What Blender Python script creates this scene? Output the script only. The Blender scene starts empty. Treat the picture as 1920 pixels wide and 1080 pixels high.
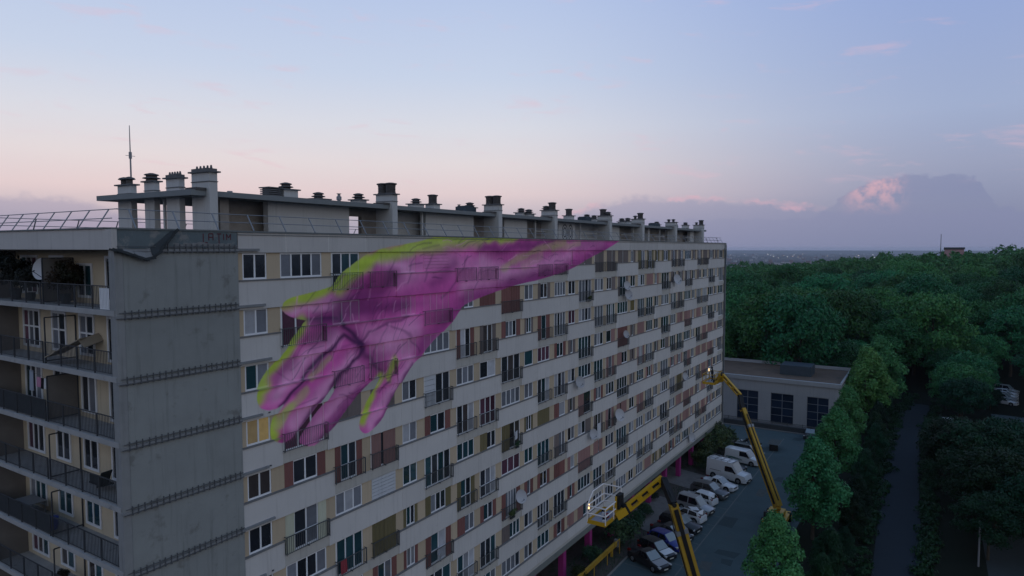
import bpy, bmesh, math, random
import numpy as np
from mathutils import Vector, Matrix

random.seed(7)
RNG = np.random.default_rng(11)
scene = bpy.context.scene
COL = scene.collection
Z0 = 30.3            # height of the underside of the roof parapet above the car park

# ------------------------------------------------------------------ camera
cam_d = bpy.data.cameras.new("camera")
cam = bpy.data.objects.new("camera", cam_d)
COL.objects.link(cam)
YAW, PITCH = math.radians(32.243), math.radians(-3.407)
Fv = Vector((math.cos(YAW) * math.cos(PITCH), math.sin(YAW) * math.cos(PITCH), math.sin(PITCH)))
Rv = Vector((math.sin(YAW), -math.cos(YAW), 0))
Uv = Rv.cross(Fv)
CAM = Vector((-19.81, -27.811, Z0 + 0.22))
cam.matrix_world = Matrix(((Rv.x, Uv.x, -Fv.x, CAM.x), (Rv.y, Uv.y, -Fv.y, CAM.y),
                           (Rv.z, Uv.z, -Fv.z, CAM.z), (0, 0, 0, 1)))
cam_d.sensor_width = 36.0
cam_d.lens = 1254.9 / 1920 * 36.0
cam_d.clip_start = 0.1
cam_d.clip_end = 60000
scene.camera = cam

# ------------------------------------------------------------------ world
class NB:
    """small helper to write node maths"""
    def __init__(s, tree):
        s.t = tree; s.n = tree.nodes; s.l = tree.links
    def link(s, sock, v):
        if isinstance(v, (int, float)):
            sock.default_value = v
        elif isinstance(v, (tuple, list)):
            sock.default_value = tuple(v) if len(v) == len(sock.default_value) else tuple(v) + (1.0,)
        else:
            s.l.new(v, sock)
    def m(s, op, a, b=None, c=None, clamp=False):
        n = s.n.new("ShaderNodeMath"); n.operation = op; n.use_clamp = clamp
        s.link(n.inputs[0], a)
        if b is not None: s.link(n.inputs[1], b)
        if c is not None: s.link(n.inputs[2], c)
        return n.outputs[0]
    def mix(s, f, a, b, mode="MIX"):
        n = s.n.new("ShaderNodeMix"); n.data_type = "RGBA"; n.blend_type = mode
        n.clamp_factor = True
        s.link(n.inputs[0], f); s.link(n.inputs[6], a); s.link(n.inputs[7], b)
        return n.outputs[2]
    def ss(s, v, a, b):
        n = s.n.new("ShaderNodeMapRange"); n.interpolation_type = "SMOOTHSTEP"; n.clamp = True
        s.link(n.inputs[0], v); s.link(n.inputs[1], a); s.link(n.inputs[2], b)
        n.inputs[3].default_value = 0; n.inputs[4].default_value = 1
        return n.outputs[0]
    def ramp(s, v, stops, interp="LINEAR"):
        n = s.n.new("ShaderNodeValToRGB"); cr = n.color_ramp; cr.interpolation = interp
        while len(cr.elements) < len(stops): cr.elements.new(0.5)
        for e, (p, c) in zip(cr.elements, stops):
            e.position = p; e.color = tuple(c) + (1,) if len(c) == 3 else c
        s.link(n.inputs[0], v)
        return n.outputs[0]
    def noise(s, vec, scale, detail=3, rough=0.5, dist=0.0):
        n = s.n.new("ShaderNodeTexNoise"); n.inputs["Scale"].default_value = scale
        n.inputs["Detail"].default_value = detail; n.inputs["Roughness"].default_value = rough
        n.inputs["Distortion"].default_value = dist
        if vec is not None: s.link(n.inputs["Vector"], vec)
        return n.outputs[0]
    def vec(s, x, y, z):
        n = s.n.new("ShaderNodeCombineXYZ")
        for i, v in enumerate((x, y, z)): s.link(n.inputs[i], v)
        return n.outputs[0]
    def sep(s, v):
        n = s.n.new("ShaderNodeSeparateXYZ"); s.link(n.inputs[0], v); return n.outputs
    def vscale(s, v, sc):
        n = s.n.new("ShaderNodeVectorMath"); n.operation = "MULTIPLY"
        s.link(n.inputs[0], v); n.inputs[1].default_value = sc; return n.outputs[0]

def lin(r, g, b):
    f = lambda c: (c / 255 / 12.92) if c / 255 <= 0.04045 else ((c / 255 + 0.055) / 1.055) ** 2.4
    return (f(r), f(g), f(b))

world = bpy.data.worlds.new("World"); scene.world = world; world.use_nodes = True
wt = world.node_tree
for n in list(wt.nodes): wt.nodes.remove(n)
W = NB(wt)
out = wt.nodes.new("ShaderNodeOutputWorld"); bg = wt.nodes.new("ShaderNodeBackground")
tc = wt.nodes.new("ShaderNodeTexCoord"); gx, gy, gz = W.sep(tc.outputs["Generated"])
el = W.m("MULTIPLY", W.m("ARCSINE", gz), 57.29578)
az = W.m("MULTIPLY", W.m("ARCTAN2", gy, gx), 57.29578)
elp = W.m("DIVIDE", W.m("ADD", el, 5.0), 95.0, clamp=True)
P = lambda e: (e + 5.0) / 95.0
warm = W.ramp(elp, [(P(-5), lin(120, 126, 148)), (P(0), lin(154, 154, 176)), (P(2.5), lin(186, 178, 190)), (P(4.5), lin(223, 204, 207)),
                    (P(7), lin(225, 216, 219)), (P(10), lin(216, 218, 228)), (P(14), lin(198, 210, 232)), (P(20), lin(183, 199, 231)), (P(40), lin(136, 164, 205)), (P(90), lin(92, 126, 168))])
cool = W.ramp(elp, [(P(-5), lin(106, 114, 138)), (P(0), lin(122, 130, 156)), (P(3), lin(138, 144, 172)), (P(6), lin(154, 161, 188)),
                    (P(10), lin(160, 174, 206)), (P(20), lin(146, 167, 216)), (P(40), lin(124, 152, 196)), (P(90), lin(92, 126, 168))])
# azimuth weight: 1 towards the afterglow (az about 62 degrees), 0 away from it
dz = W.m("ABSOLUTE", W.m("SUBTRACT", az, 58.0))
t_az = W.m("SUBTRACT", 1.0, W.ss(dz, 22.0, 62.0))
anti = W.ramp(elp, [(P(-5), lin(106, 114, 134)), (P(0), lin(146, 152, 164)), (P(6), lin(192, 192, 196)), (P(14), lin(212, 212, 212)), (P(24), lin(192, 202, 214)), (P(42), lin(130, 160, 196)), (P(90), lin(92, 126, 168))])
daz = W.m("ABSOLUTE", W.m("SUBTRACT", W.m("MODULO", W.m("ADD", az, 482.0), 360.0), 180.0))   # 0 at the afterglow, 180 opposite it
t_anti = W.m("MULTIPLY", W.ss(daz, 60.0, 130.0), 0.9)
sky_c = W.mix(t_az, W.mix(t_anti, cool, anti), warm)
pv = W.vec(W.m("MULTIPLY", az, 0.35), el, 0.0)
n_big = W.noise(pv, 0.55, 6, 0.6)
n_puff = W.noise(W.vec(az, W.m("MULTIPLY", el, 1.3), 3.0), 1.1, 5, 0.6)
# low cloud bank along the horizon
azn = W.m("DIVIDE", W.m("ADD", az, 20.0), 110.0, clamp=True)
A = lambda a: (a + 20.0) / 110.0
g = lambda v: (v / 10.0,) * 3
edge = W.m("MULTIPLY", W.ramp(azn, [(A(-20), g(2.6)), (A(-4), g(2.9)), (A(8), g(3.1)), (A(12), g(3.7)), (A(17), g(4.1)), (A(22), g(4.4)), (A(27), g(3.1)),
                        (A(31), g(1.2)), (A(58), g(0.5)), (A(62), g(2.7)), (A(66), g(3.8)), (A(80), g(3.0))]), 10.0)
ee = W.m("SUBTRACT", W.m("ADD", edge, W.m("MULTIPLY", W.m("SUBTRACT", n_puff, 0.5), 1.3)), el)
bank = W.ss(ee, -0.2, 0.6)
sky_c = W.mix(W.m("MULTIPLY", bank, 0.42), sky_c, lin(136, 140, 174))
rim = W.m("MULTIPLY", W.m("MULTIPLY", W.ss(ee, -0.35, 0.0), W.m("SUBTRACT", 1.0, W.ss(ee, 0.05, 0.4))), W.ss(n_big, 0.42, 0.62))
rim = W.m("MULTIPLY", rim, W.m("MULTIPLY", W.ss(az, 4.0, 9.0), W.m("SUBTRACT", 1.0, W.ss(az, 26.0, 30.0))))
sky_c = W.mix(W.m("MULTIPLY", rim, 0.55), sky_c, lin(224, 176, 190))
# the towering cloud on the right with its pink cells
top = W.m("MULTIPLY", W.ramp(azn, [(A(-6), g(2.4)), (A(-3.6), g(3.0)), (A(-2.4), g(4.9)), (A(-.5), g(5.3)), (A(2.5), g(5.4)), (A(4.6), g(5.0)), (A(5.8), g(4.2)), (A(8.0), g(2.4))]), 10.0)
te = W.m("SUBTRACT", W.m("ADD", top, W.m("MULTIPLY", W.m("SUBTRACT", n_puff, 0.5), 1.3)), el)
tower = W.m("MULTIPLY", W.ss(te, -0.05, 0.22), W.m("ADD", 0.35, W.m("MULTIPLY", W.ss(el, 2.2, 4.6), 0.65)))
sky_c = W.mix(W.m("MULTIPLY", tower, 0.42), sky_c, lin(120, 128, 166))
n_cell = W.noise(W.vec(az, el, 9.0), 1.25, 5, 0.6)
lft = W.m("SUBTRACT", 1.0, W.ss(W.m("ABSOLUTE", W.m("SUBTRACT", az, 4.0)), 0.9, 2.6))
cell = W.m("MULTIPLY", W.ss(n_cell, 0.36, 0.66), W.m("MULTIPLY", W.ss(te, -0.05, 0.25), W.m("MULTIPLY", lft, W.ss(el, 2.2, 4.4))))
sky_c = W.mix(W.m("MULTIPLY", cell, 0.62), sky_c, lin(226, 178, 186))
# thin pink streaks high up
n_w = W.noise(W.vec(W.m("ADD", W.m("MULTIPLY", az, 0.22), W.m("MULTIPLY", el, -0.25)), W.m("MULTIPLY", el, 1.0), 5.0), 0.9, 5, 0.6, 0.4)
wisp = W.m("MULTIPLY", W.ss(n_w, 0.56, 0.75), W.m("MULTIPLY", W.ss(el, 3.5, 6.0), W.m("SUBTRACT", 1.0, W.ss(el, 17.0, 24.0))))
sky_c = W.mix(W.m("MULTIPLY", wisp, 0.30), sky_c, lin(226, 186, 200))
# a faint Nishita dusk sky underneath, sun at the horizon behind the building
nis = wt.nodes.new("ShaderNodeTexSky"); nis.sky_type = "NISHITA"; nis.sun_disc = False
nis.sun_elevation = math.radians(1.5); nis.sun_rotation = math.radians(90 - 62)
nv = wt.nodes.new("ShaderNodeVectorMath"); nv.operation = "SCALE"
wt.links.new(nis.outputs[0], nv.inputs[0]); nv.inputs["Scale"].default_value = 0.05
sky_c = W.mix(0.04, sky_c, nv.outputs[0], "ADD")
wt.links.new(sky_c, bg.inputs[0]); bg.inputs[1].default_value = 1.0
wt.links.new(bg.outputs[0], out.inputs[0])

# last light of the sun, almost level, from behind the building
sun_d = bpy.data.lights.new("sun", "SUN"); sun_d.energy = 0.12; sun_d.angle = math.radians(12)
sun_d.color = (1.0, 0.72, 0.62)
sun = bpy.data.objects.new("sun", sun_d); COL.objects.link(sun)
sd = Vector((math.cos(math.radians(62)) * math.cos(math.radians(2)), math.sin(math.radians(62)) * math.cos(math.radians(2)), math.sin(math.radians(2))))
sun.rotation_euler = sd.to_track_quat("Z", "Y").to_euler()

vs = scene.view_settings
vs.view_transform = "Standard"; vs.look = "None"; vs.gamma = 1.0; vs.exposure = 0.0
vs.use_curve_mapping = False
scene.render.engine = "CYCLES"
scene.cycles.max_bounces = 5
scene.cycles.volume_bounces = 1
scene.cycles.use_denoising = True
scene.cycles.sample_clamp_indirect = 4.0

# ------------------------------------------------------------------ mesh helpers
class MB:
    def __init__(s):
        s.v = []; s.f = []; s.mi = []
    def quad(s, a, b, c, d, m=0):
        i = len(s.v); s.v += [tuple(a), tuple(b), tuple(c), tuple(d)]; s.f.append((i, i + 1, i + 2, i + 3)); s.mi.append(m)
    def poly(s, pts, m=0):
        i = len(s.v); s.v += [tuple(p) for p in pts]; s.f.append(tuple(range(i, i + len(pts)))); s.mi.append(m)
    def box(s, x0, x1, y0, y1, z0, z1, m=0):
        i = len(s.v)
        s.v += [(x0, y0, z0), (x1, y0, z0), (x1, y1, z0), (x0, y1, z0), (x0, y0, z1), (x1, y0, z1), (x1, y1, z1), (x0, y1, z1)]
        for q in ((0, 3, 2, 1), (4, 5, 6, 7), (0, 1, 5, 4), (1, 2, 6, 5), (2, 3, 7, 6), (3, 0, 4, 7)):
            s.f.append(tuple(i + k for k in q)); s.mi.append(m)
    def beam(s, p0, p1, w, h, m=0, w1=None, h1=None, up=(0, 0, 1)):
        p0 = Vector(p0); p1 = Vector(p1); d = (p1 - p0).normalized()
        r = d.cross(Vector(up))
        if r.length < 1e-4: r = d.cross(Vector((1, 0, 0)))
        r.normalize(); u = r.cross(d)
        w1 = w if w1 is None else w1; h1 = h if h1 is None else h1
        i = len(s.v)
        for p, a, b in ((p0, w, h), (p1, w1, h1)):
            for sx, sy in ((-1, -1), (1, -1), (1, 1), (-1, 1)):
                s.v.append(tuple(p + r * (sx * a / 2) + u * (sy * b / 2)))
        for q in ((3, 2, 1, 0), (4, 5, 6, 7), (0, 1, 5, 4), (1, 2, 6, 5), (2, 3, 7, 6), (3, 0, 4, 7)):
            s.f.append(tuple(i + k for k in q)); s.mi.append(m)
    def tube(s, p0, p1, r0, r1=None, n=6, m=0):
        p0 = Vector(p0); p1 = Vector(p1); d = (p1 - p0).normalized()
        a = d.cross(Vector((0, 0, 1)))
        if a.length < 1e-3: a = d.cross(Vector((1, 0, 0)))
        a.normalize(); b = d.cross(a); r1 = r0 if r1 is None else r1
        i = len(s.v)
        for p, r in ((p0, r0), (p1, r1)):
            for k in range(n):
                t = 2 * math.pi * k / n
                s.v.append(tuple(p + a * (r * math.cos(t)) + b * (r * math.sin(t))))
        for k in range(n):
            j = (k + 1) % n
            s.f.append((i + k, i + j, i + n + j, i + n + k)); s.mi.append(m)
        s.f.append(tuple(i + k for k in reversed(range(n)))); s.mi.append(m)
        s.f.append(tuple(i + n + k for k in range(n))); s.mi.append(m)
    def path(s, pts, r, n=6, m=0):
        for a, b in zip(pts, pts[1:]): s.tube(a, b, r, r, n, m)
    def lathe(s, prof, c=(0, 0, 0), n=12, m=0):
        i = len(s.v)
        for r, z in prof:
            for k in range(n):
                t = 2 * math.pi * k / n
                s.v.append((c[0] + r * math.cos(t), c[1] + r * math.sin(t), c[2] + z))
        for a in range(len(prof) - 1):
            for k in range(n):
                j = (k + 1) % n
                s.f.append((i + a * n + k, i + a * n + j, i + (a + 1) * n + j, i + (a + 1) * n + k)); s.mi.append(m)
        s.f.append(tuple(i + k for k in reversed(range(n)))); s.mi.append(m)
        L = (len(prof) - 1) * n
        s.f.append(tuple(i + L + k for k in range(n))); s.mi.append(m)
    def mesh(s, name, mats, smooth=None):
        me = bpy.data.meshes.new(name)
        me.from_pydata(s.v, [], s.f)
        for mm in (mats if isinstance(mats, (list, tuple)) else [mats]): me.materials.append(mm)
        if any(s.mi): me.polygons.foreach_set("material_index", s.mi)
        if smooth is not None:
            me.polygons.foreach_set("use_smooth", [True] * len(me.polygons))
            me.set_sharp_from_angle(angle=math.radians(smooth))
        me.update()
        return me

def obj(name, me, parent=None, loc=(0, 0, 0), rz=0.0, label=None, cat=None, group=None, kind=None):
    o = bpy.data.objects.new(name, me); COL.objects.link(o)
    o.location = loc
    if rz: o.rotation_euler = (0, 0, rz)
    if parent is not None: o.parent = parent
    if label: o["label"] = label
    if cat: o["category"] = cat
    if group: o["group"] = group
    if kind: o["kind"] = kind
    return o
def empty(name, loc=(0, 0, 0), rz=0.0, label=None, cat=None, group=None):
    return obj(name, None, None, loc, rz, label, cat, group)
def mb_obj(name, mb, mats, parent=None, smooth=None, **k):
    return obj(name, mb.mesh(name, mats, smooth), parent, **k)
def copy_tree(o, parent=None, loc=None, rz=None):
    c = o.copy(); COL.objects.link(c); c.parent = parent
    if loc is not None: c.location = loc
    if rz is not None: c.rotation_euler = (0, 0, rz)
    for ch in list(o.children): copy_tree(ch, c)
    return c

# ------------------------------------------------------------------ the painted mural (flat print, in facade metres)
MX0, MX1, MZ0, MZ1, MRES = 0.0, 47.0, -11.2, 1.3, 0.03
def make_mural():
    w = int((MX1 - MX0) / MRES); h = int((MZ1 - MZ0) / MRES)
    X, Z = np.meshgrid(MX0 + (np.arange(w) + 0.5) * MRES, MZ0 + (np.arange(h) + 0.5) * MRES)
    X = X.astype(np.float32); Z = Z.astype(np.float32)
    outline = [(46.17, 1.2), (15.6, 1.2), (13.94, .75), (11.87, .46), (9.73, .2), (8.62, -.11), (7.34, -.82), (6.53, -1.25), (6.05, -1.82), (4.98, -2.05),
               (3.9, -2.19), (2.88, -2.35), (2.47, -2.65), (2.61, -3.01), (3.27, -3.41), (4.22, -3.6), (4.05, -3.63), (3.69, -4.01), (3.25, -4.38), (2.9, -4.82),
               (2.31, -5.35), (1.9, -5.63), (1.49, -5.97), (1.09, -6.5), (.89, -6.93), (.91, -7.33), (1.06, -7.62), (1.44, -7.84), (1.92, -7.9), (2.33, -7.78),
               (2.55, -7.7), (2.16, -8.12), (1.83, -8.32), (1.7, -8.83), (1.72, -9.25), (1.85, -9.45), (2.2, -9.67), (2.61, -9.74), (3.04, -9.67), (3.39, -9.37),
               (4.47, -8.54), (6.06, -7.15), (6.11, -7.38), (5.42, -8.14), (4.66, -8.65), (3.92, -9.35), (3.5, -9.81), (3.55, -10.04), (4.07, -10.34), (4.62, -10.35),
               (5.28, -9.96), (5.96, -9.6), (7.09, -8.7), (8.37, -7.78), (9.71, -7.3), (8.91, -8.27), (8.13, -9.07), (7.8, -9.62), (7.69, -10.07), (7.89, -10.43),
               (8.32, -10.65), (8.99, -10.44), (9.68, -10.03), (10.03, -9.54), (10.63, -8.92), (11.5, -8.07), (12.52, -7.13), (12.91, -6.93), (13.58, -6.68), (14.4, -6.08),
               (15.54, -5.5), (16.73, -4.8), (17.5, -4.11), (17.9, -3.85), (19.18, -3.56), (20.84, -3.24), (22.76, -2.99), (24.37, -2.75), (26.06, -2.59), (28.34, -2.45),
               (30.37, -2.22), (33.42, -1.86), (36.29, -1.25), (38.09, -.78), (39.27, -.54), (41.52, -.03), (43.69, .51)]
    def chaikin(p):
        q = []
        for a, b in zip(p, p[1:] + p[:1]):
            q.append((a[0] * .75 + b[0] * .25, a[1] * .75 + b[1] * .25)); q.append((a[0] * .25 + b[0] * .75, a[1] * .25 + b[1] * .75))
        return q
    po = chaikin(outline)
    inside = np.zeros((h, w), bool)
    for (x0, z0), (x1, z1) in zip(po, po[1:] + po[:1]):
        if z0 == z1: continue
        c = (Z > min(z0, z1)) & (Z <= max(z0, z1)) & (X < x0 + (Z - z0) * (x1 - x0) / (z1 - z0))
        inside ^= c
    al = inside.astype(np.float32)
    al = (al + np.roll(al, 1, 0) + np.roll(al, -1, 0) + np.roll(al, 1, 1) + np.roll(al, -1, 1)) / 5
    def noise(sx, sz, seed):
        r = np.random.default_rng(seed)
        gx, gz = max(2, int((MX1 - MX0) / sx)), max(2, int((MZ1 - MZ0) / sz))
        G = r.random((gz + 2, gx + 2)).astype(np.float32)
        fx = np.linspace(0, gx - .001, w); fz = np.linspace(0, gz - .001, h)
        ix, iz = fx.astype(int), fz.astype(int); tx = (fx - ix).astype(np.float32); tz = (fz - iz).astype(np.float32)
        tx = tx * tx * (3 - 2 * tx); tz = (tz * tz * (3 - 2 * tz))[:, None]
        a = G[iz][:, ix] * (1 - tx) + G[iz][:, ix + 1] * tx
        b = G[iz + 1][:, ix] * (1 - tx) + G[iz + 1][:, ix + 1] * tx
        return a * (1 - tz) + b * tz
    n1 = noise(3.0, 1.6, 1); n2 = noise(.9, .5, 2); n3 = noise(.25, .3, 3); n4 = noise(2.2, .35, 4)
    wx = X + (n2 - .5) * .28; wz = Z + (noise(.8, .6, 5) - .5) * .28
    C = np.empty((h, w, 3), np.float32); C[:] = (.72, .112, .45)
    def dist(pts):
        d = np.full((h, w), 1e9, np.float32)
        for (x0, z0), (x1, z1) in zip(pts, pts[1:]):
            dx, dz = x1 - x0, z1 - z0; L = dx * dx + dz * dz
            t = np.clip(((wx - x0) * dx + (wz - z0) * dz) / L, 0, 1)
            d = np.minimum(d, (wx - x0 - t * dx) ** 2 + (wz - z0 - t * dz) ** 2)
        return np.sqrt(d)
    def stroke(pts, r, col, k, p=2.0):
        m = (k * np.exp(-(dist(pts) / r) ** p))[..., None]
        C[:] = C * (1 - m) + np.array(col, np.float32) * m
    LT = (.98, .42, .74); DK = (.085, .018, .10); MD = (.26, .034, .20); GR = (.54, .70, .075); GL = (.56, .66, .15)
    f = (n1 - .5)[..., None]
    C[:] = C * (1 + f * .55)
    # broad lights
    for pts, r, k in [(p_, r_ * 1.0, min(.95, k_ * 1.55)) for p_, r_, k_ in (([(6.0, -4.75), (4.2, -5.5), (2.0, -7.2)], .5, .6), ([(3.3, -2.95), (6.2, -2.95)], .26, .7), ([(7.4, -6.0), (3.2, -9.0)], .5, .55), ([(7.8, -7.0), (4.4, -9.9)], .6, .5),
                      ([(12.2, -7.2), (8.7, -10.1)], .55, .55), ([(10.5, -5.3), (12.5, -4.9)], 1.0, .45), ([(11, -1.6), (15.5, -.6), (20, -1.2)], .8, .35),
                      ([(18, -2.4), (26, -1.6), (34, -.6)], .7, .45), ([(8.8, -.5), (12, -.9)], .5, .5), ([(3, -2.9), (7, -2.6)], .35, .35),
                      ([(20.5, -.9), (23.5, -1.6)], .6, .5), ([(8.5, -4.8), (12, -6.3)], .8, .35), ([(34, .2), (41, .7)], .6, .3))]: stroke(pts, r, LT, k)
    # broad darks
    for pts, r, k in (([(6.5, -2.95), (8.1, -2.7), (9.7, -2.3), (10.8, -1.5)], .6, .75), ([(5.2, -3.65), (7.2, -3.5), (9.7, -3.35), (12, -3.3)], .55, .85), ([(7.2, -2.9), (9.2, -2.9)], .5, .5), ([(8.2, -5.6), (7.4, -4.8)], .35, .6), ([(14.7, -2.1), (17, -.9)], .5, .5),
                      ([(13.5, -6.3), (16.5, -4.4), (19, -3.3), (26, -2.5), (33, -1.8), (42, .1)], .65, .6), ([(20, .2), (22.6, .1), (27.5, .45), (31, .9)], .35, .7),
                      ([(6.2, -4.2), (4.6, -5.0)], .5, .4), ([(36, .4), (44, 1.0)], .7, .35), ([(12, -7.6), (10.2, -9.4)], .35, .4), ([(8.1, -5.5), (9.5, -6.9)], .5, .4),
                      ([(9.4, .1), (9.0, -1.6), (8.0, -2.4)], .4, .35), ([(24, -2.4), (30, -2.0)], .5, .4), ([(3.2, -5.5), (2.0, -6.6)], .3, .4), ([(6.9, -6.6), (4.0, -8.9)], .22, .6), ([(7.6, -7.9), (5.6, -9.5)], .28, .55), ([(5.6, -5.6), (3.3, -7.4)], .22, .5)): stroke(pts, r, MD, k)
    # creases
    for pts, r, k in [(p_, r_ * .8, min(1.0, k_ * 1.0)) for p_, r_, k_ in (([(8.09, -5.39), (6.66, -4.76), (5.38, -5.42), (3.98, -6.44), (3.01, -7.32), (2.3, -7.85)], .17, .9), ([(6.48, -3.55), (6.77, -4.32), (7.78, -5.12), (8.09, -5.7)], .2, .9),
                      ([(8.3, -5.75), (7.23, -6.43), (6.01, -7.21)], .16, .9), ([(7.77, -5.35), (8.54, -4.66), (10.23, -4.27), (12.05, -4.11)], .13, .55), ([(9.06, -6.06), (9.6, -5.2), (10.23, -4.44)], .1, .3),
                      ([(10.2, -4.4), (12.4, -5.4), (13.3, -6.47)], .12, .4), ([(15.5, -3.2), (17.2, -2.0), (18.6, -.4)], .12, .4), ([(19.2, -2.8), (20.2, -1.3)], .1, .35), ([(2.0, -5.9), (3.4, -6.8)], .07, .25),
                      ([(6.3, -8.0), (7.5, -8.3)], .08, .35), ([(3.2, -8.1), (4.6, -7.9)], .07, .3), ([(11.1, -.4), (10.2, -2.0)], .1, .4), ([(12.9, -.3), (12.0, -1.9)], .1, .35), ([(14.6, 0), (13.8, -1.9)], .12, .35))]: stroke(pts, r, DK, k)
    for pts, r, k in (([(2.55, -7.62), (3.4, -7.0), (4.6, -6.0), (6.0, -5.0)], .07, .5), ([(5.95, -7.25), (4.5, -8.45), (3.3, -9.45)], .10, .6), ([(8.3, -7.85), (7.0, -8.75), (5.9, -9.65), (4.8, -10.3)], .16, .6), ([(12.4, -7.2), (10.6, -8.95), (9.7, -10.05), (8.9, -10.5)], .16, .6), ([(3.3, -3.42), (4.3, -3.55), (6.2, -3.6)], .10, .7), ([(4.2, -3.7), (6.3, -3.75)], .2, .45),
                      ([(9.7, -7.25), (9.0, -6.6), (8.3, -5.9)], .14, .55)): stroke(pts, r, DK, k)
    # lime rim light on the upper and left sides
    for pts, r, k in (([(25, 1.15), (20, .95), (15, .75), (11.9, .25), (9.05, -.4), (6.92, -1.35), (5.2, -2.1), (2.7, -2.55)], .42, .95), ([(20, .75), (15.6, .45), (12.5, .2)], .5, .6),
                      ([(8.4, -.4), (6.4, -1.9)], .55, .8), ([(3.85, -3.7), (3.05, -4.75), (2.2, -5.4), (1.6, -6.0), (1.0, -6.85), (.95, -7.3)], .42, .95), ([(1.9, -8.4), (1.72, -8.9), (1.8, -9.3)], .38, .95),
                      ([(2.9, -8.1), (2.2, -8.7)], .32, .7), ([(5.6, -5.8), (4.4, -6.7)], .22, .4), ([(4.0, -7.3), (2.7, -8.3)], .24, .5), ([(9.5, -7.6), (8.6, -8.8), (7.95, -9.9)], .33, .95),
                      ([(10.2, -7.6), (10.8, -6.7)], .3, .85), ([(23.1, -1.35), (24.7, -.8), (28, 0), (31.2, .45), (33.2, .8)], .32, .42), ([(26, -1.2), (29, -.5)], .35, .2), ([(9.9, -.5), (12.5, .1)], .4, .6),
                      ([(31, .1), (36, .7)], .3, .35), ([(34, 1.1), (26, 1.15)], .22, .25)): stroke(pts, r * 1.0, GR if k > .7 else GL, min(1, k * 1.02), 3.0)
    rw = np.random.default_rng(77)
    for i in range(150):      # fine skin lines
        t = rw.random(); x0, z0 = (rw.uniform(3, 13), rw.uniform(-9, -2)) if t < .6 else (rw.uniform(12, 40), rw.uniform(-2.6, 1.0))
        a = rw.normal(.75, .35) if t < .6 else rw.normal(.12, .2); L = rw.uniform(.5, 1.9)
        stroke([(x0, z0), (x0 + L * np.cos(a) * .5, z0 + L * np.sin(a) * .5 + .04), (x0 + L * np.cos(a), z0 + L * np.sin(a))], rw.uniform(.03, .06), DK if rw.random() < .7 else LT, rw.uniform(.2, .5))
    C *= (1 + (n4 - .5)[..., None] * .25) * (1 + (n3 - .5)[..., None] * .12)
    img = bpy.data.images.new("mural_paint", w, h, alpha=True, float_buffer=False)
    img.colorspace_settings.name = "sRGB"
    s = np.clip(C, 0, 1); s = np.where(s <= .0031308, s * 12.92, 1.055 * np.power(s, 1 / 2.4) - .055)
    img.pixels.foreach_set(np.dstack([s, al]).astype(np.float32).ravel())
    img.alpha_mode = "CHANNEL_PACKED"
    img.update(); img.pack()
    return img
MURAL = make_mural()

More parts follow.
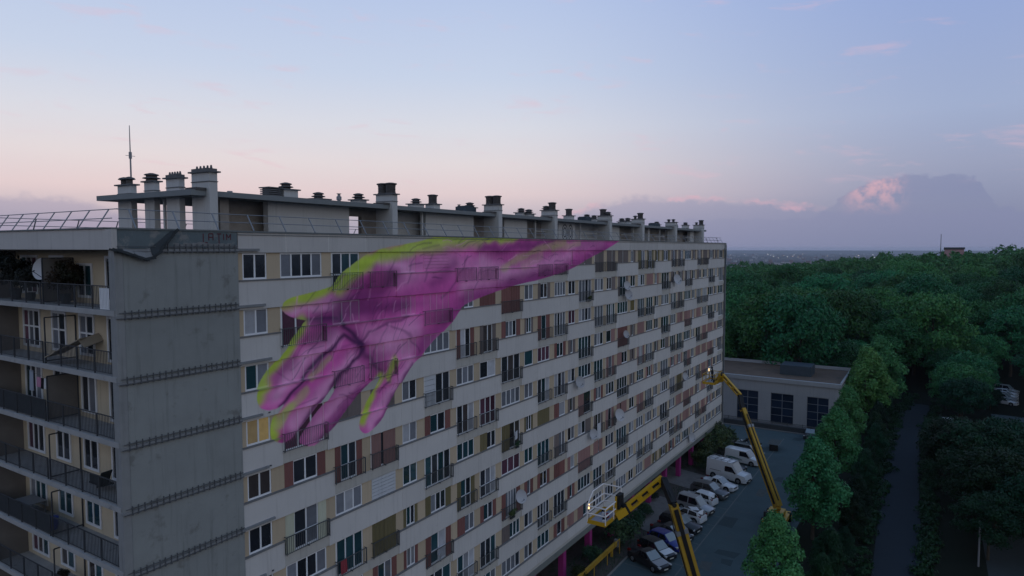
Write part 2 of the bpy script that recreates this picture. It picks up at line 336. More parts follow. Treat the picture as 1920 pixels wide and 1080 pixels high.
# ------------------------------------------------------------------ materials
def new_mat(name):
    m = bpy.data.materials.new(name); m.use_nodes = True
    b = m.node_tree.nodes["Principled BSDF"]
    return m, NB(m.node_tree), b
def mural_mix(N, col, amount=1.0):
    geo = N.n.new("ShaderNodeNewGeometry"); x, y, z = N.sep(geo.outputs["Position"])
    u = N.m("DIVIDE", N.m("SUBTRACT", x, MX0), MX1 - MX0)
    v = N.m("DIVIDE", N.m("SUBTRACT", z, Z0 + MZ0), MZ1 - MZ0)
    im = N.n.new("ShaderNodeTexImage"); im.image = MURAL; im.extension = "CLIP"; im.interpolation = "Linear"
    N.link(im.inputs[0], N.vec(u, v, 0.0))
    front = N.m("LESS_THAN", y, 0.6)
    a = N.m("MULTIPLY", im.outputs[1], N.m("MULTIPLY", front, amount))
    return N.mix(a, col, im.outputs[0]), a
def mat(name, col, rough=0.8, spec=0.3, metal=0.0, mural=False, rnd=0.0, nz=0.0, nscale=2.0, streak=0.0, dirt=None, bump=0.0, bscale=30.0, emit=None, estr=0.0, coat=0.0):
    m, N, b = new_mat(name)
    c = tuple(col) + (1,) if len(col) == 3 else col
    rgb = N.n.new("ShaderNodeRGB"); rgb.outputs[0].default_value = c
    cs = rgb.outputs[0]
    geo = N.n.new("ShaderNodeNewGeometry"); pos = geo.outputs["Position"]
    def mul(f):
        nonlocal cs
        cs = N.mix(1.0, cs, N.vec(f, f, f), "MULTIPLY")
    if rnd:
        oi = N.n.new("ShaderNodeObjectInfo")
        mul(N.m("ADD", 1.0 - rnd, N.m("MULTIPLY", oi.outputs["Random"], 2 * rnd)))
    if nz:
        mul(N.m("ADD", 1.0 - nz, N.m("MULTIPLY", N.noise(pos, nscale, 5, .6), 2 * nz)))
    if streak:
        st = N.noise(N.vscale(pos, (2.2, 2.2, .12)), 2.0, 4, .65)
        mul(N.m("SUBTRACT", 1.0, N.m("MULTIPLY", N.ss(st, .5, .8), streak)))
    if dirt:
        dn = N.noise(pos, dirt[1], 6, .65)
        cs = N.mix(N.m("MULTIPLY", N.ss(dn, dirt[2], dirt[2] + .12), dirt[3]), cs, dirt[0])
    if mural:
        cs, a = mural_mix(N, cs, float(mural))
        N.link(b.inputs["Roughness"], N.m("ADD", rough, N.m("MULTIPLY", a, 0.75 - rough)))
        if metal: N.link(b.inputs["Metallic"], N.m("MULTIPLY", N.m("SUBTRACT", 1.0, a), metal))
    else:
        b.inputs["Roughness"].default_value = rough; b.inputs["Metallic"].default_value = metal
    N.link(b.inputs["Base Color"], cs)
    b.inputs["Specular IOR Level"].default_value = spec
    if coat:
        b.inputs["Coat Weight"].default_value = coat; b.inputs["Coat Roughness"].default_value = .05
    if bump:
        bn = N.n.new("ShaderNodeBump"); bn.inputs["Strength"].default_value = bump; bn.inputs["Distance"].default_value = .02
        N.link(bn.inputs["Height"], N.noise(pos, bscale, 4, .6)); N.l.new(bn.outputs[0], b.inputs["Normal"])
    if emit:
        N.link(b.inputs["Emission Color"], tuple(emit) + (1,)); b.inputs["Emission Strength"].default_value = estr
    return m

M = {}
M["panel"] = mat("spandrel_render", (.56, .54, .53), .85, mural=True, rnd=.05, nz=.10, nscale=.6, streak=.22, dirt=((.30, .28, .26, 1), 1.3, .64, .5))
M["parapet"] = mat("parapet_render", (.51, .487, .475), .85, mural=True, rnd=.04, nz=.10, nscale=.7, streak=.2)
M["slab"] = mat("slab_edge_concrete", (.46, .44, .41), .9, mural=True, nz=.14, nscale=1.2, streak=.3)
M["joint"] = mat("joint_sealant", (.70, .68, .66), .7, mural=.8)
M["pier"] = mat("beige_pier_render", (.49, .395, .285), .85, mural=True, rnd=.08, nz=.08, nscale=1.0, streak=.15)
M["frame"] = mat("white_upvc_frame", (.74, .75, .785), .45, mural=.78, rnd=.05)
M["sill"] = mat("sill_zinc", (.17, .17, .175), .7, mural=.6, nz=.15, nscale=3)
M["rail"] = mat("dark_railing_paint", (.075, .08, .088), .6, mural=.3, nz=.2)
M["core"] = mat("core_concrete", (.25, .24, .23), .9, nz=.1)
GL = {}
for k, c in dict(d=(.026, .030, .040), t=(.022, .062, .078), g=(.17, .18, .21), w=(.42, .43, .47), p=(.10, .045, .07), y=(.22, .17, .08), k=(.06, .05, .05)).items():
    GL[k] = mat("window_glass_" + dict(d="dark", t="teal_curtain", g="net_curtain", w="white_blind", p="red_curtain", y="ochre_curtain", k="brown_curtain")[k],
                c, .06, .85, mural=.93, rnd=.35, nz=.35, nscale=1.6)
GL["l"] = mat("lit_curtain_glass", (.4, .29, .12), .3, emit=(1.0, .66, .26), estr=.075, nz=.4, nscale=4)
GL["m"] = mat("faintly_lit_curtain_glass", (.25, .2, .12), .2, emit=(1.0, .68, .3), estr=.05, nz=.4, nscale=3)
SH = {}
for k, (n, c) in dict(r=("red_brown", (.195, .082, .075)), k=("taupe", (.17, .14, .135)), o=("olive", (.155, .13, .065)), c=("cream", (.52, .53, .42)), w=("white", (.50, .52, .56)), p=("pinkish", (.29, .165, .155))).items():
    SH[k] = mat("shutter_" + n, c, .7, mural=True, rnd=.16, nz=.1, nscale=3, streak=.15)
M["conc"] = mat("end_wall_concrete", (.258, .270, .268), .92, rnd=.05, nz=.2, nscale=.6, streak=.28, dirt=((.14, .135, .128, 1), .8, .56, .6), bump=.35, bscale=22)
M["conc_l"] = mat("end_wall_edge_concrete", (.25, .255, .26), .92, nz=.2, nscale=1.5, streak=.3)
M["bare"] = mat("stripped_parapet", (.12, .15, .165), .85, nz=.3, nscale=1.4, dirt=((.24, .235, .23, 1), 1.6, .52, .8), bump=.4, bscale=9)
M["steel"] = mat("weathered_steel", (.09, .095, .105), .55, spec=.4, nz=.3)
M["course"] = mat("string_course_concrete", (.22, .225, .235), .9, nz=.2, nscale=2, streak=.2)
M["balslab"] = mat("balcony_slab_concrete", (.33, .33, .335), .9, nz=.25, nscale=1.5, dirt=((.12, .12, .12, 1), 2.2, .6, .6))
M["balwall"] = mat("balcony_wall_render", (.52, .44, .325), .85, nz=.1, nscale=1.2, streak=.2)
M["balpart"] = mat("balcony_partition_render", (.17, .155, .145), .9, nz=.2)
M["wframe"] = mat("balcony_door_frame", (.66, .67, .70), .45, rnd=.08)
M["rail2"] = mat("balcony_rail_paint", (.05, .054, .062), .6)
M["screen"] = mat("balcony_privacy_screen", (.06, .07, .08), .85, nz=.3, nscale=4)
M["roofwhite"] = mat("roof_block_render", (.50, .495, .49), .85, nz=.1, nscale=.8, streak=.18)
M["roofdark"] = mat("roof_recess_block", (.31, .28, .255), .9, nz=.3, nscale=3)
M["roofslab"] = mat("roof_slab_concrete", (.20, .215, .225), .85, nz=.12, nscale=1.2)
M["roofgrav"] = mat("roof_membrane", (.13, .125, .12), .95, nz=.3, nscale=2)
M["cowl"] = mat("sooty_cowl_metal", (.085, .078, .078), .7, nz=.3, nscale=6)
M["capconc"] = mat("chimney_cap_concrete", (.13, .13, .135), .9, nz=.3, nscale=4)
M["galv"] = mat("galvanised_pipe", (.24, .25, .27), .5, metal=.4)
M["duct"] = mat("blue_grey_duct", (.045, .062, .08), .6, nz=.2)
M["coping"] = mat("coping_zinc", (.15, .165, .17), .6, nz=.15)
M["pillar"] = mat("magenta_pillar_paint", (.30, .028, .17), .7, nz=.12, nscale=1.5, streak=.2)
M["gfwall"] = mat("ground_floor_magenta_wall", (.17, .03, .095), .85, nz=.25, nscale=.8)
M["soffit"] = mat("soffit_concrete", (.17, .18, .17), .9, nz=.25, nscale=1)
M["red_spray"] = mat("red_spray_paint", (.105, .035, .045), .85, nz=.4, nscale=9)
M["grey_spray"] = mat("dark_spray_paint", (.05, .055, .075), .8)
M["tarp"] = mat("torn_membrane", (.035, .042, .048), .7, nz=.3, nscale=4)

# ------------------------------------------------------------------ ground, terrain
def hill(x, y):
    dx, dy = x - CAM.x, y - CAM.y
    d = math.hypot(dx, dy); a = math.degrees(math.atan2(dy, dx))
    sm = lambda t: max(0, min(1, t)) ** 2 * (3 - 2 * max(0, min(1, t)))
    s = max(0, min(1, (17 - a) / 22)) if a > -60 else 1
    rise = sm((d - 150) / 320) * (-2.0 + 12.5 * sm(s)) if -75 < a < 60 else 0
    drop = sm((d - 620) / 1500) * (62 + (rise if d > 620 else 0))
    return rise - drop
def ground_mesh():
    rad = [0, 20, 45, 80, 120, 150, 180, 220, 260, 310, 370, 440, 520, 620, 760, 950, 1250, 1700, 2400, 3500, 5500, 9000, 16000, 30000]
    n = 120; v = [(CAM.x, CAM.y, 0)]; f = []
    for r in rad[1:]:
        for k in range(n):
            a = 2 * math.pi * k / n
            x, y = CAM.x + r * math.cos(a), CAM.y + r * math.sin(a); v.append((x, y, hill(x, y)))
    for k in range(n): f.append((0, 1 + k, 1 + (k + 1) % n))
    for i in range(len(rad) - 2):
        for k in range(n):
            a, b = 1 + i * n + k, 1 + i * n + (k + 1) % n
            f.append((a, a + n, b + n, b))
    me = bpy.data.meshes.new("ground"); me.from_pydata(v, [], f)
    me.polygons.foreach_set("use_smooth", [True] * len(f)); me.update()
    return me
def ground_material():
    m, N, b = new_mat("ground_soil_and_fields")
    geo = N.n.new("ShaderNodeNewGeometry"); pos = geo.outputs["Position"]
    x, y, z = N.sep(pos)
    n1 = N.noise(pos, .25, 5, .6); near = N.mix(n1, (.008, .012, .009, 1), (.022, .024, .018, 1))
    nf = N.noise(pos, .0016, 8, .62); far = N.ramp(nf, [(.35, (.02, .035, .025)), (.5, (.05, .055, .05)), (.56, (.12, .115, .11)), (.62, (.035, .045, .04)), (.75, (.09, .085, .08))])
    d = N.m("SQRT", N.m("ADD", N.m("POWER", x, 2.0), N.m("POWER", y, 2.0)))
    N.link(b.inputs["Base Color"], N.mix(N.ss(d, 500.0, 1500.0), near, far))
    b.inputs["Roughness"].default_value = 1.0; b.inputs["Specular IOR Level"].default_value = .05
    return m
gm = ground_mesh(); gm.materials.append(ground_material())
obj("ground", gm, kind="structure")

M["asphalt"] = mat("car_park_asphalt", (.058, .088, .100), .9, nz=.28, nscale=.35, dirt=((.10, .10, .10, 1), .5, .58, .45), bump=.3, bscale=18)
M["asphalt2"] = mat("road_asphalt", (.016, .023, .032), .92, nz=.2, nscale=.5)
M["patch"] = mat("asphalt_patch_dark", (.038, .058, .066), .9, nz=.2, nscale=2)
M["patch2"] = mat("asphalt_patch_worn", (.075, .085, .085), .9, nz=.35, nscale=2)
M["paving"] = mat("entrance_paving", (.17, .155, .15), .9, nz=.3, nscale=1.2, dirt=((.09, .09, .085, 1), 2.0, .55, .6))
M["soil"] = mat("planting_bed_soil", (.075, .062, .058), .95, nz=.35, nscale=1.5, dirt=((.03, .045, .025, 1), 1.2, .5, .7))
M["mark"] = mat("worn_road_paint", (.115, .13, .13), .85, nz=.4, nscale=6)
M["kerb2"] = mat("dark_kerb", (.05, .05, .05), .95, nz=.3)
M["kerb"] = mat("kerb_stone", (.19, .19, .19), .9, nz=.15)

def sheet(name, pts, z, m, kind="structure", **k):
    b = MB(); b.poly([(p[0], p[1], 0) for p in pts]); return mb_obj(name, b, m, loc=(0, 0, z), kind=kind, **k)
sheet("car_park", [(-15, -16.0), (97, -16.0), (97, 12), (88.5, 12), (88.5, -3.0), (-15, -3.0)], .004, M["asphalt"])
sheet("planting_bed", [(-15, -2.99), (88.4, -2.99), (88.4, 15), (-15, 15)], .008, M["soil"])
for x0, x1, y0 in ((47.5, 57.5, -2.95), (62.5, 68.5, -2.95), (20, 29, -2.95)):
    sheet("entrance_path", [(x0, y0), (x1, y0), (x1 + 1.5, 2.8), (x0 + 1.5, 2.8)], .05, M["paving"])
kb = MB(); kb.box(-15, 88.5, -3.12, -2.98, 0, .13); mb_obj("kerb", kb, M["kerb"], kind="structure")
lb = MB()
lb.quad((8, -8.35, 0), (93, -8.35, 0), (93, -8.22, 0), (8, -8.22, 0))
for i in range(28):
    x = 12 + i * 2.75; lb.quad((x - .35, -8.2, 0), (x - .25, -8.2, 0), (x + .05, -3.3, 0), (x - .05, -3.3, 0))
mb_obj("parking_line", lb, M["mark"], loc=(0, 0, .009), kind="structure")
rr_ = random.Random(12)
for i in range(9):
    x, y, w_, l_ = rr_.uniform(38, 94), rr_.uniform(-14.5, -9), rr_.uniform(1, 4), rr_.uniform(.8, 2)
    sheet("asphalt_patch", [(x, y), (x + w_, y + rr_.uniform(-.3, .3)), (x + w_ - .2, y + l_), (x + .2, y + l_ + rr_.uniform(-.3, .3))], .013, M["patch"] if i % 3 else M["patch2"])
rp = [(-40, -28.6), (40, -28.1), (60, -27.6), (80, -27.0), (100, -26.7), (115, -26.9), (126, -27.7), (140, -30), (160, -34)]; rq = [(160, -29), (140, -25.4), (126, -23.6), (115, -22.9), (100, -22.8), (80, -23.0), (60, -23.5), (40, -24.0), (-40, -24.4)]
sheet("road", rp + rq, .012, M["asphalt2"])
sheet("yard", [(40, -33), (75, -33), (78, -60), (40, -60)], .006, mat("yard_paving", (.038, .048, .052), .9, nz=.2))
sheet("yard", [(126, -37.5), (165, -37.5), (165, -60), (126, -60)], .006, M["asphalt"])

# ------------------------------------------------------------------ the apartment block
FH, WH, DH = 2.7, 1.30, 2.12
LEN, LB, DEP = 86.6, 5.66, 15.0
zt = lambda k: Z0 - FH * k
colx = [(.31, 1.73), (2.49, 5.24), (5.96, 7.97), (8.70, 10.93), (11.56, 12.92), (13.72, 16.41), (17.17, 19.29), (20.03, 22.08), (22.89, 25.65), (26.35, 27.68), (28.48, 30.52), (31.35, 33.48),
        (34.0, 35.36), (36.07, 38.82), (39.54, 41.53), (42.31, 44.45), (45.14, 47.88), (48.60, 49.97), (50.73, 52.80), (53.43, 55.50), (56.04, 57.44), (58.43, 61.14), (61.86, 63.85), (64.43, 66.60), (67.3, 70.0),
        (70.51, 71.82), (72.65, 74.73), (75.5, 77.63), (78.2, 80.95), (81.56, 82.91), (83.7, 86.2)]
NC = len(colx)
cls = ["n" if b - a < 1.6 else ("W" if b - a > 2.45 else "m") for a, b in colx]
wid = {"n": 1.37, "m": 2.07, "W": 2.71}
sched = [
 "n2d n4d n3d kx n2w n1w kx kx kx kx kx kx ks ks kx ks ks kq2d ol2g ob2d ob1d ob2d kb1d kl2g n3t kb1d kb2d kx kb2d kb1d rb2d",
 "n2g n3p n3p kx n3p n4p kl2g rx rx n2g kb2d n4g n2d n4g n3g kq2k kb2t n2t wl2d px pq2d n3d kl2d kb2k kb2g n2d kl2d n3g n3d n2w n3g",
 "n2d n4p kx oq2p n2p n4g rb2d kb2k rb3g kb2d rb1t n4g n2p n4g n3g n4d n4t n1y n4t n3t n2d n4g n3d kl2d n4d n2g n3g n3w n3d n2d n3t",
 "n2l n3p kx kx n2d wl2d n3g n2d n3d n1d n3p rb2t kb1g n4t n3g pq1d rx kb1d px n3t n2d n3t n3g ps px pb2g px n3g n3d n2g n3g",
 "n2k rb2d rb2d ps n2g rb2d n3d n3p n4g n2g n3d n3d n2d n4t n3t pb1g pl2t ks pb2g n3g kb1d kq2d n3d n3t n4t n3g n2d px px pb1d ps",
 "n2d cb2d n3g wx n2t n4t n3t ol2d ol2k ob2d ox rl1g kb1t pl1t rb2g n3d n4d kb1g n3t pb2d n3g n3g pb2d pb2g pq2t n2g px px ps n2w px",
 "n2d n4d n3t ox ob2d ob3d ob2d n3d n3p n2t n3t kl2g n2d kq2d kb2k pb1g ps n2d ps n4d n3d n4d n3g ox kl2g n2g kb2d px pb2d px n3g",
 "n2d n4d n3d rb2d rb2g rb2d rl2g rb2d rb4g rb1g rb2d rx pl1d px ps n3d n4t n2g n3g n4d n2g n3d n3g px px ps kl2g px n3g px pb2g",
 "n2d n4g n3t n3d n2g n3d n3d n3t kl3t n2g n4d n3d rb1d n4d n3t n3d n4t n2d n4d n3d rb2d n4d n3d pb2d px pb2d kb2d ps pb2g px px",
 "n2d n4g n3d n3d n2d n4g n3d n3d n4g n2d n3t rb1d px pl2d n3g n3d n4g n2d n3g px ob1d ob2d rb1d n3t n4t n3g n3g n3g n3g n2g n3g"]
sched = [s.split() for s in sched]
def is_door(k, c):
    if k == 9: return False
    return cls[c] == "W" if k % 2 else cls[c] == "m"

BLD = empty("apartment_building", (0, 0, 0), 0, "long ten storey apartment block with a purple and green painted hand across its facade", "apartment block")

# core, floors, soffit, ground floor
core = MB(); core.box(.02, LEN + .28, .24, DEP - .3, 3.0, Z0 + .1)
mb_obj("wall", core, M["core"], BLD)
backw = MB(); backw.box(-4.2, LEN + .3, DEP - .3, DEP, 3.0, Z0 + 1.0); mb_obj("rear_wall", backw, M["slab"], BLD)
for k in range(10):
    s = MB(); top = zt(k) - (DH if k < 9 else WH + .9); s.box(0, LEN, .035, .24, zt(k + 1), top)
    mb_obj("slab_edge", s, M["slab"], BLD)
so = MB(); so.box(-LB, LEN + .3, .06, DEP, 2.86, 3.0); mb_obj("soffit", so, M["soffit"], BLD)
lo = MB(); lo.box(.02, LEN + .3, -.02, .06, 2.8, 3.32); mb_obj("soffit_beam", lo, M["soffit"], BLD)
gw = MB(); gw.box(-4, LEN - .4, 3.2, DEP - .2, 0, 2.86); mb_obj("ground_floor_wall", gw, M["gfwall"], BLD)
pm = MB(); pm.box(-.28, .28, 0, .55, 0, 2.86); pme = pm.mesh("pillar", M["pillar"])
for i in range(-1, 16): obj("pillar", pme, BLD, (33.55 + 5.52 * (i - 6), .1, 0))
fe = MB(); fe.box(LEN + .02, LEN + .75, -.1, .5, 0, Z0 + .98); fe.box(LEN + .35, LEN + .75, .5, DEP, 0, Z0 + .98); mb_obj("end_pilaster", fe, M["conc_l"], BLD)
fd = MB(); fd.box(LEN + .75, LEN + .84, -.12, .35, Z0 - 1.4, Z0 + .7); mb_obj("torn_flashing", fd, M["tarp"], BLD)
cb = mat("drain_bracket_paint", (.06, .08, .10), .7)
dp = MB(); dp.tube((LEN + .05, -.16, 3), (LEN + .05, -.16, Z0), .06, .06, 6); mb_obj("drain_pipe", dp, cb, BLD)
for k in range(11):
    c = MB(); c.box(LEN - .25, LEN + .78, -.13, 0, 0, .1); mb_obj("string_course", c, M["course"], BLD, loc=(0, 0, zt(k) + .1))

# parapet panels with white joints
edges = [0] + [2.83 * i for i in range(1, 31)] + [LEN]
for a, b in zip(edges, edges[1:]):
    p = MB(); p.box(a + .025, b - .025, 0, .3, Z0 + .0, Z0 + .96); mb_obj("parapet_panel", p, M["parapet"], BLD)
jm = MB(); jm.box(-.025, .025, .012, .1, Z0, Z0 + .96); jme = jm.mesh("joint_strip", M["joint"])
for a in edges[1:-1]: obj("joint_strip", jme, BLD, (a, 0, 0))
cp = MB(); cp.box(-.0, LEN + .8, -.06, .36, Z0 + .96, Z0 + 1.04); cp.box(0, LEN + .8, -.035, 0, Z0 + .84, Z0 + .87); mb_obj("coping", cp, M["coping"], BLD)

# spandrel panels
jm2 = MB(); jm2.box(-.022, .022, .014, .034, 0, 1.40 - .02); jme2 = jm2.mesh("joint_strip", M["joint"])
jx = [5.66 * i + .03 for i in range(1, 16)]
for k in range(10):
    z1 = zt(k) - WH - .07; z0 = zt(k + 1) - .03 if k < 9 else zt(10) + .32 - .0
    runs = []; a = 0.0
    c = 0
    while c < NC:
        if is_door(k, c):
            c2 = c
            while c2 + 1 < NC and is_door(k, c2 + 1): c2 += 1
            runs.append((a, colx[c][0] - .12)); a = colx[c2][1] + .12; c = c2 + 1
        else: c += 1
    if a < LEN - .2: runs.append((a, LEN))
    for ra, rb in runs:
        if rb - ra < .3: continue
        cuts = [ra] + [x for x in jx if ra + .3 < x < rb - .3] + [rb]
        for i, (a0, b0) in enumerate(zip(cuts, cuts[1:])):
            p = MB(); p.box(a0 + (.022 if i else 0), b0 - (.022 if b0 != rb else 0), 0, .034 if k < 9 else .05, z0, z1)
            mb_obj("spandrel_panel", p, M["panel"], BLD)
        for x in cuts[1:-1]: obj("joint_strip", jme2, BLD, (x, 0, z0 + .01))
    # solid backing of the windows' aprons
    for ra, rb in runs:
        if rb - ra > .3: bk = MB(); bk.box(ra + .01, rb - .01, .036, .23, z0 + .04, z1 - .004); mb_obj("apron_wall", bk, M["slab"], BLD)

# window pieces --------------------------------------------------------
PANE_PARTS = [0]; SILLS = [0]
CACHE = {}
def cached(key, fn):
    if key not in CACHE: CACHE[key] = fn()
    return CACHE[key]
def frame_mesh(w, h, n, door, tag):
    def f():
        b = MB(); t = .075
        b.box(0, w, .12, .17, h - t, h); b.box(0, w, .12, .17, 0, t * 1.2); b.box(0, t, .12, .17, t * 1.2, h - t); b.box(w - t, w, .12, .17, t * 1.2, h - t)
        pw = (w - 2 * t + .07) / n
        for i in range(1, n):
            x = t - .035 + pw * i; b.box(x - .045, x + .045, .118, .168, t * 1.2, h - t)
        if door == 1: b.box(t, w - t, .119, .166, h * .40, h * .40 + .07)
        return b.mesh("window", M["frame"])
    return cached(("f", round(w, 2), round(h, 2), n, door), f)
def pane_mesh(pw, ph, g):
    def f():
        b = MB(); b.box(0, pw, .140, .158, 0, ph); return b.mesh("pane", GL[g])
    return cached(("p", round(pw, 2), round(ph, 2), g), f)
def shutter_mesh(w, h, col, slat=False):
    def f():
        b = MB()
        if slat:
            n = 6
            for i in range(n): b.box(0, w, .085, .115, h * i / n + .012, h * (i + 1) / n - .012)
            return b.mesh("shutter", SH[col])
        n = max(2, int(round(w / .16))); d = .03
        for i in range(n):
            x0, x1 = w * i / n, w * (i + 1) / n; y0, y1 = (.095, .065) if i % 2 == 0 else (.065, .095)
            b.quad((x0, y0, 0), (x1, y1, 0), (x1, y1, h), (x0, y0, h)); b.quad((x1, y1 + .02, 0), (x0, y0 + .02, 0), (x0, y0 + .02, h), (x1, y1 + .02, h))
        return b.mesh("shutter", SH[col])
    return cached(("s", round(w, 2), round(h, 2), col, slat), f)
def railing_mesh(w):
    def f():
        b = MB(); h = .98; y = -.10
        b.box(-.06, w + .06, y - .022, y + .022, h - .035, h); b.box(-.06, w + .06, y - .015, y + .015, .06, .09)
        n = int(w / .125)
        for i in range(n + 1):
            x = w * i / n; b.box(x - .009, x + .009, y - .009, y + .009, .09, h - .035)
        for x in (-.06, w + .03): b.box(x, x + .035, y + .02, .10, h - .04, h - .005); b.box(x, x + .035, y + .02, .10, .06, .09); b.box(x, x + .035, y - .018, y + .018, 0.0, h)
        b.box(w * .5 - .02, w * .5 + .02, y - .02, .036, .0, .07)
        return b.mesh("railing", M["rail"])
    return cached(("r", round(w, 2)), f)
def sill_mesh(w):
    def f():
        b = MB(); b.box(-.0, w, -.045, .2, -.07, 0); return b.mesh("sill", M["sill"])
    return cached(("sill", round(w, 2)), f)
far_panes = MB(); FAR_SLOTS = list(GL); far_windows = MB()
wins = []
for k in range(10):
    for c in range(NC):
        x = (colx[c][0] + colx[c][1]) / 2
        wins.append((math.hypot(x - CAM.x, CAM.y) + .4 * k, k, c))
wins.sort()
n_sh = 0
FRONT_ITEMS = []
for rank, (dd, k, c) in enumerate(wins):
    w = wid[cls[c]]; x0 = (colx[c][0] + colx[c][1]) / 2 - w / 2
    door = is_door(k, c); h = DH - .02 if door else WH - .02
    zb = zt(k) - (DH if door else WH)
    code = sched[k][c]; style = code[0]; mode = code[1]
    rnd = random.Random(k * 100 + c)
    npan = {"n": 2, "m": 3, "W": 4}[cls[c]]; g = "d"
    fx0, fw = x0, w
    shutters = []
    if style == "n":
        npan = int(mode); g = code[2]
    else:
        np_, g = (int(code[2]), code[3]) if len(code) > 2 else (npan, "d")
        if mode == "x":
            shutters = [(x0, w / 2 - .012), (x0 + w / 2 + .012, w / 2 - .012)] if style != "w" else [(x0, w)]
        elif mode == "s":
            sl = w * rnd.uniform(.38, .62); shutters = [(x0, sl - .11), (x0 + sl + .11, w - sl - .11)]
        elif mode == "b":
            q = w * (.20 if np_ > 1 else .30); fx0, fw, npan = x0 + q, w - 2 * q, np_
            shutters = [(x0, q), (x0 + w - q, q)]
        elif mode == "l":
            q = w * .42; fx0, fw, npan = x0 + q, w - q, np_; shutters = [(x0, q)]
        elif mode == "q":
            q = w * .42; fx0, fw, npan = x0, w - q, np_; shutters = [(x0 + w - q, q)]
    if rank >= 296:
        fb = far_windows; t = .07
        fb.box(fx0, fx0 + fw, .12, .17, zb + h - t, zb + h); fb.box(fx0, fx0 + fw, .12, .17, zb, zb + t)
        for i in range(npan + 1):
            xx = fx0 + (fw - t) * i / npan; fb.box(xx, xx + t, .121, .168, zb + t, zb + h - t)
        far_panes.box(fx0 + t, fx0 + fw - t, .14, .158, zb + t, zb + h - t, FAR_SLOTS.index(g))
        continue
    win = obj("window", frame_mesh(fw, h, npan, (2 if rnd.random() < .6 else 1) if door else 0, g), BLD, (fx0, 0, zb))
    t = .075; pw = (fw - 2 * t + .07) / npan
    for i in range(npan):
        px0 = t - .035 + pw * i + (.03 if i else .03); gg = g
        r = rnd.random()
        if g == "d" and r < .40: gg = "t" if r < .1 else ("g" if r < .27 else ("w" if r < .34 else "k"))
        elif g == "t" and r < .3: gg = "d"
        elif g == "g" and r < .18: gg = "d" if r < .08 else "w"
        if g == "l" and i == 0: gg = "m"
        if PANE_PARTS[0] < 296:
            obj("pane", pane_mesh(pw - .06, h - t * 2.2, gg), win, (px0, 0, t * 1.2)); PANE_PARTS[0] += 1
        else:
            far_panes.box(fx0 + px0, fx0 + px0 + pw - .06, .140, .158, zb + t * 1.2, zb + h - t, FAR_SLOTS.index(gg))
    for sx, sw in shutters:
        obj("shutter", shutter_mesh(sw, h, style, style == "w" or (k == 0 and c == 5)), win, (sx - fx0, 0, 0)); n_sh += 1
    if k == 0 and c in (5,): obj("shutter", shutter_mesh(w, h, "w", True), win, (x0 - fx0, 0, 0))
    if door: obj("railing", railing_mesh(w + .1), win, (x0 - .05 - fx0, 0, 0))
    if SILLS[0] < 300: SILLS[0] += 1
fpo = obj("pane", far_panes.mesh("pane", [GL[k] for k in FAR_SLOTS]), BLD, kind="stuff")
obj("window", far_windows.mesh("window", M["frame"]), BLD, kind="stuff")

# sill ledges: one long zinc ledge per run of windows (between door openings)
for k in range(10):
    a = 0.0; c = 0; runs = []
    while c < NC:
        if is_door(k, c):
            runs.append((a, colx[c][0] - .1)); a = colx[c][1] + .1
        c += 1
    runs.append((a, LEN))
    for ra, rb in runs:
        if rb - ra > 1.0:
            s = MB(); s.box(ra, rb, -.05, .125, -.06, 0); mb_obj("sill", s, M["sill"], BLD, loc=(0, 0, zt(k) - WH))

# beige piers
piers = []
for k in range(10):
    bounds = [0] + [v for ab in colx for v in ab] + [LEN]
    for i in range(0, len(bounds), 2):
        a, b = bounds[i], bounds[i + 1]
        cl, cr = i // 2 - 1, i // 2
        wl = wid[cls[cl]] if cl >= 0 else 0; wr = wid[cls[cr]] if cr < NC else 0
        if cl >= 0: a = (colx[cl][0] + colx[cl][1]) / 2 + wl / 2
        if cr < NC: b = (colx[cr][0] + colx[cr][1]) / 2 - wr / 2
        if b - a < .05: continue
        tall = cl >= 0 and cr < NC and is_door(k, cl) and is_door(k, cr)
        piers.append((math.hypot((a + b) / 2 - CAM.x, CAM.y) + .5 * k, k, a + .004, b - .004, tall))
piers.sort(); rest = MB()
for i, (d, k, a, b, tall) in enumerate(piers):
    zb = zt(k) - (DH if tall else WH)
    if i < 290:
        p = MB(); p.box(a, b, .10, .235, zb, zt(k) - .002); mb_obj("pier_panel", p, M["pier"], BLD)
    else: rest.box(a, b, .10, .235, zb, zt(k) - .002)
obj("pier_panel", rest.mesh("pier_panel", M["pier"]), BLD, kind="stuff")
hd = MB()
for k in range(10): hd.box(0, LEN, .10, .24, zt(k) - .02, zt(k) + .0)
# door jamb fillers beside French windows (white posts)
pj = MB(); pj.box(-.03, .03, .085, .12, 0, DH - .03); pjm = pj.mesh("window_post", M["joint"])
npost = 0
for (d, k, c) in wins:
    if is_door(k, c) and npost < 240 and (k * 7 + c) % 3:
        x = (colx[c][0] + colx[c][1]) / 2; w = wid[cls[c]] / 2
        obj("window_post", pjm, BLD, (x - w - .035, 0, zt(k) - DH)); npost += 1

